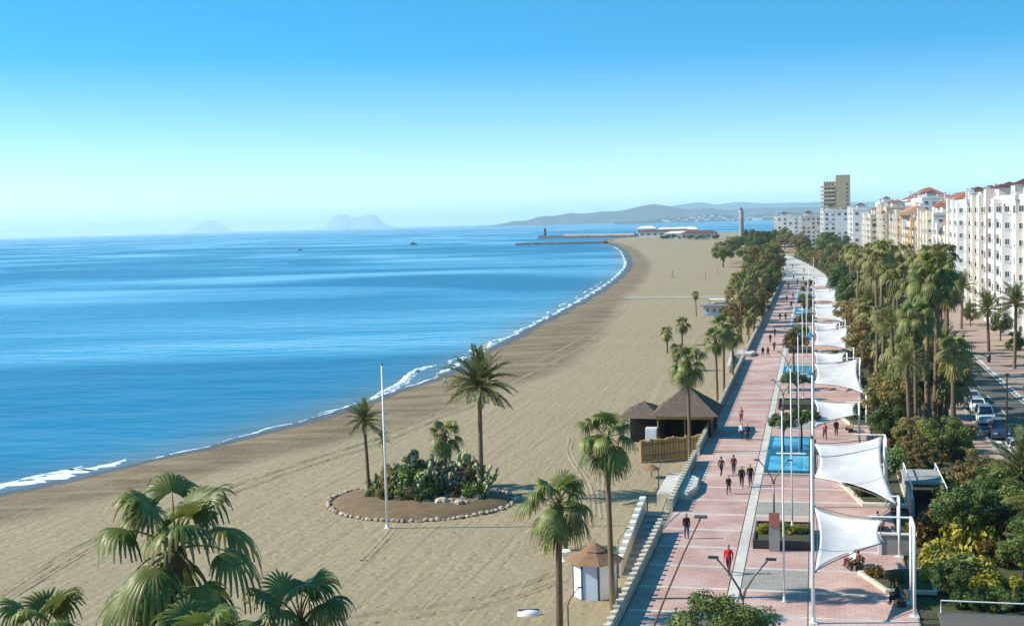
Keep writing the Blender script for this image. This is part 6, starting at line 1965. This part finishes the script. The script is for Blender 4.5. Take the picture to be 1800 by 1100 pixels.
A, T = 0.0, math.pi          # facing the camera / walking away
ppl = [((1281, 1008), 'walk', A, 'cloth_red', 'cloth_maroon', 'person in a bright red coat walking towards the camera', 1.1),
       ((1207, 946), 'stand', A+.4, 'cloth_black', 'cloth_jean', 'person in dark clothes leaning by the near parapet', 1.05),
       ((1281, 868), 'walk2', A, 'cloth_black', 'cloth_brown', 'small dark person just ahead of the pair by the pool', 0.9),
       ((1304, 856), 'walk', A, 'cloth_black', 'cloth_black', 'left one of a dark clothed pair walking by the nearest pool', 1.05),
       ((1319, 853), 'walk2', A, 'cloth_black', 'cloth_navy', 'right one of a dark clothed pair walking by the nearest pool', 1.05),
       ((1268, 836), 'walk', T, 'cloth_brown', 'cloth_black', 'brown clothed person walking away along the parapet', 1.0),
       ((1290, 833), 'walk2', T, 'cloth_maroon', 'cloth_black', 'person in maroon walking away left of the nearest pool', 1.0),
       ((1304, 772), 'walk', A, 'cloth_white', 'cloth_navy', 'person in a white top crossing the shadow of the hut', 1.0),
       ((1314, 774), 'stand', A, 'cloth_navy', 'cloth_black', 'person in navy standing in the shadow of the hut', 1.0),
       ((1303, 742), 'walk2', A, 'cloth_pink', 'cloth_maroon', 'person in a pale pink top at the edge of the hut shadow', 1.0),
       ((1450, 772), 'walk', A, 'cloth_pink', 'cloth_brown', 'person in pink walking between the sails', 1.0),
       ((1470, 766), 'stand', A, 'cloth_black', 'cloth_black', 'person in black standing between the sails', 1.0),
       ((1341, 627), 'walk', T, 'cloth_black', 'cloth_maroon', 'left one of two dark walkers by the second stairs', 1.0),
       ((1350, 627), 'walk2', T, 'cloth_maroon', 'cloth_black', 'right one of two dark walkers by the second stairs', 1.0),
       ((1354, 603), 'walk', A, 'cloth_black', 'cloth_jean', 'dark walker just beyond the second stairs', 1.0),
       ((1361, 617), 'walk2', A, 'cloth_brown', 'cloth_black', 'brown coated walker in the middle beyond the second stairs', 1.0),
       ((1362, 592), 'walk', T, 'cloth_maroon', 'cloth_black', 'maroon walker near the parapet beyond the second stairs', 1.0),
       ((1371, 563), 'stand', A, 'cloth_black', 'cloth_maroon', 'left one of two dark people level with the beach bar', 1.0),
       ((1381, 563), 'stand', T, 'cloth_black', 'cloth_black', 'right one of two dark people level with the beach bar', 1.0),
       ((1391, 541), 'walk', A, 'cloth_maroon', 'cloth_black', 'single maroon walker past the beach bar', 1.0),
       ((1383, 530), 'walk2', A, 'cloth_navy', 'cloth_jean', 'single navy walker past the beach bar', 1.0),
       ((1394, 524), 'walk', T, 'cloth_blue', 'cloth_jean', 'walker in blue far along the promenade', 1.0),
       ((1395, 491), 'walk', A, 'cloth_black', 'cloth_black', 'leftmost of the distant dark walkers', 1.0),
       ((1402, 499), 'walk2', A, 'cloth_maroon', 'cloth_brown', 'distant walker in maroon with brown trousers', 1.0),
       ((1412, 494), 'stand', A, 'cloth_black', 'cloth_navy', 'rightmost of the distant dark walkers', 1.0),
       ((1386, 508), 'walk', T, 'cloth_grey', 'cloth_black', 'distant walker in grey near the parapet', 1.0),
       ((1413, 479), 'stand', A, 'cloth_black', 'cloth_black', 'farthest dark person on the pale walkway', 1.0),
       ((1393, 471), 'walk', A, 'cloth_brown', 'cloth_black', 'farthest brown walker on the pale walkway', 1.0),
       ((1648, 782), 'stand', A+.5, 'cloth_white', 'cloth_jean', 'left one of two people in white shirts in the garden', 1.0),
       ((1658, 781), 'stand', A-.6, 'cloth_white', 'cloth_navy', 'right one of two people in white shirts in the garden', 1.0)]
for (px, pose, rz, tp, lg, lab, s_) in ppl:
    p = at(*px, 0.016); person((p.x, p.y, p.z), pose, rz+random.uniform(-.3, .3), tp, lg, lab, s=s_)


def seated(b, dx, tp, lg, lab, hair='hair_dark'):
    loc, rz, _ = BEN[b]
    person((loc[0]+dx*math.cos(rz), loc[1]+dx*math.sin(rz), loc[2]), 'sit', rz, tp, lg, lab, hair)


seated(0, -0.5, 'cloth_white', 'cloth_maroon', 'seated person in white at the far end of the bench under the first sail')
seated(0, 0.1, 'cloth_white', 'cloth_brown', 'seated person in white in the middle of the bench under the first sail', 'hair_grey')
seated(0, 0.65, 'cloth_brown', 'cloth_black', 'seated person in brown at the near end of the bench under the first sail')
seated(1, 0.0, 'cloth_grey', 'cloth_black', 'lone seated person in grey on the second bench')
seated(2, 0.1, 'cloth_black', 'cloth_black', 'seated person in black at the lower right of the paving')
# straw baskets of shade: seaside walker at the water's edge
p = at(783, 682, SEA_Z+0.15); person((p.x, p.y, beach_z(p.x, p.y)), 'walk', 1.2, 'cloth_white', 'cloth_grey', 'person in a white top at the water edge beside the date palm')

# ------------------------------------------------------------------ haze
mh = bpy.data.materials.new('haze'); mh.use_nodes = True; nt = mh.node_tree; nt.nodes.remove(nt.nodes['Principled BSDF'])
pv2 = nt.nodes.new('ShaderNodeVolumePrincipled'); pv2.inputs['Density'].default_value = 5.8e-5
pv2.inputs['Color'].default_value = (0.72, 0.92, 1.0, 1); pv2.inputs['Anisotropy'].default_value = 0.1
nt.links.new(pv2.outputs[0], nt.nodes['Material Output'].inputs['Volume']); M['haze'] = mh
struct('haze', MB().box(-68000, -600, -60, 68000, 68000, 560).mesh('haze', ['haze']), 'stuff')
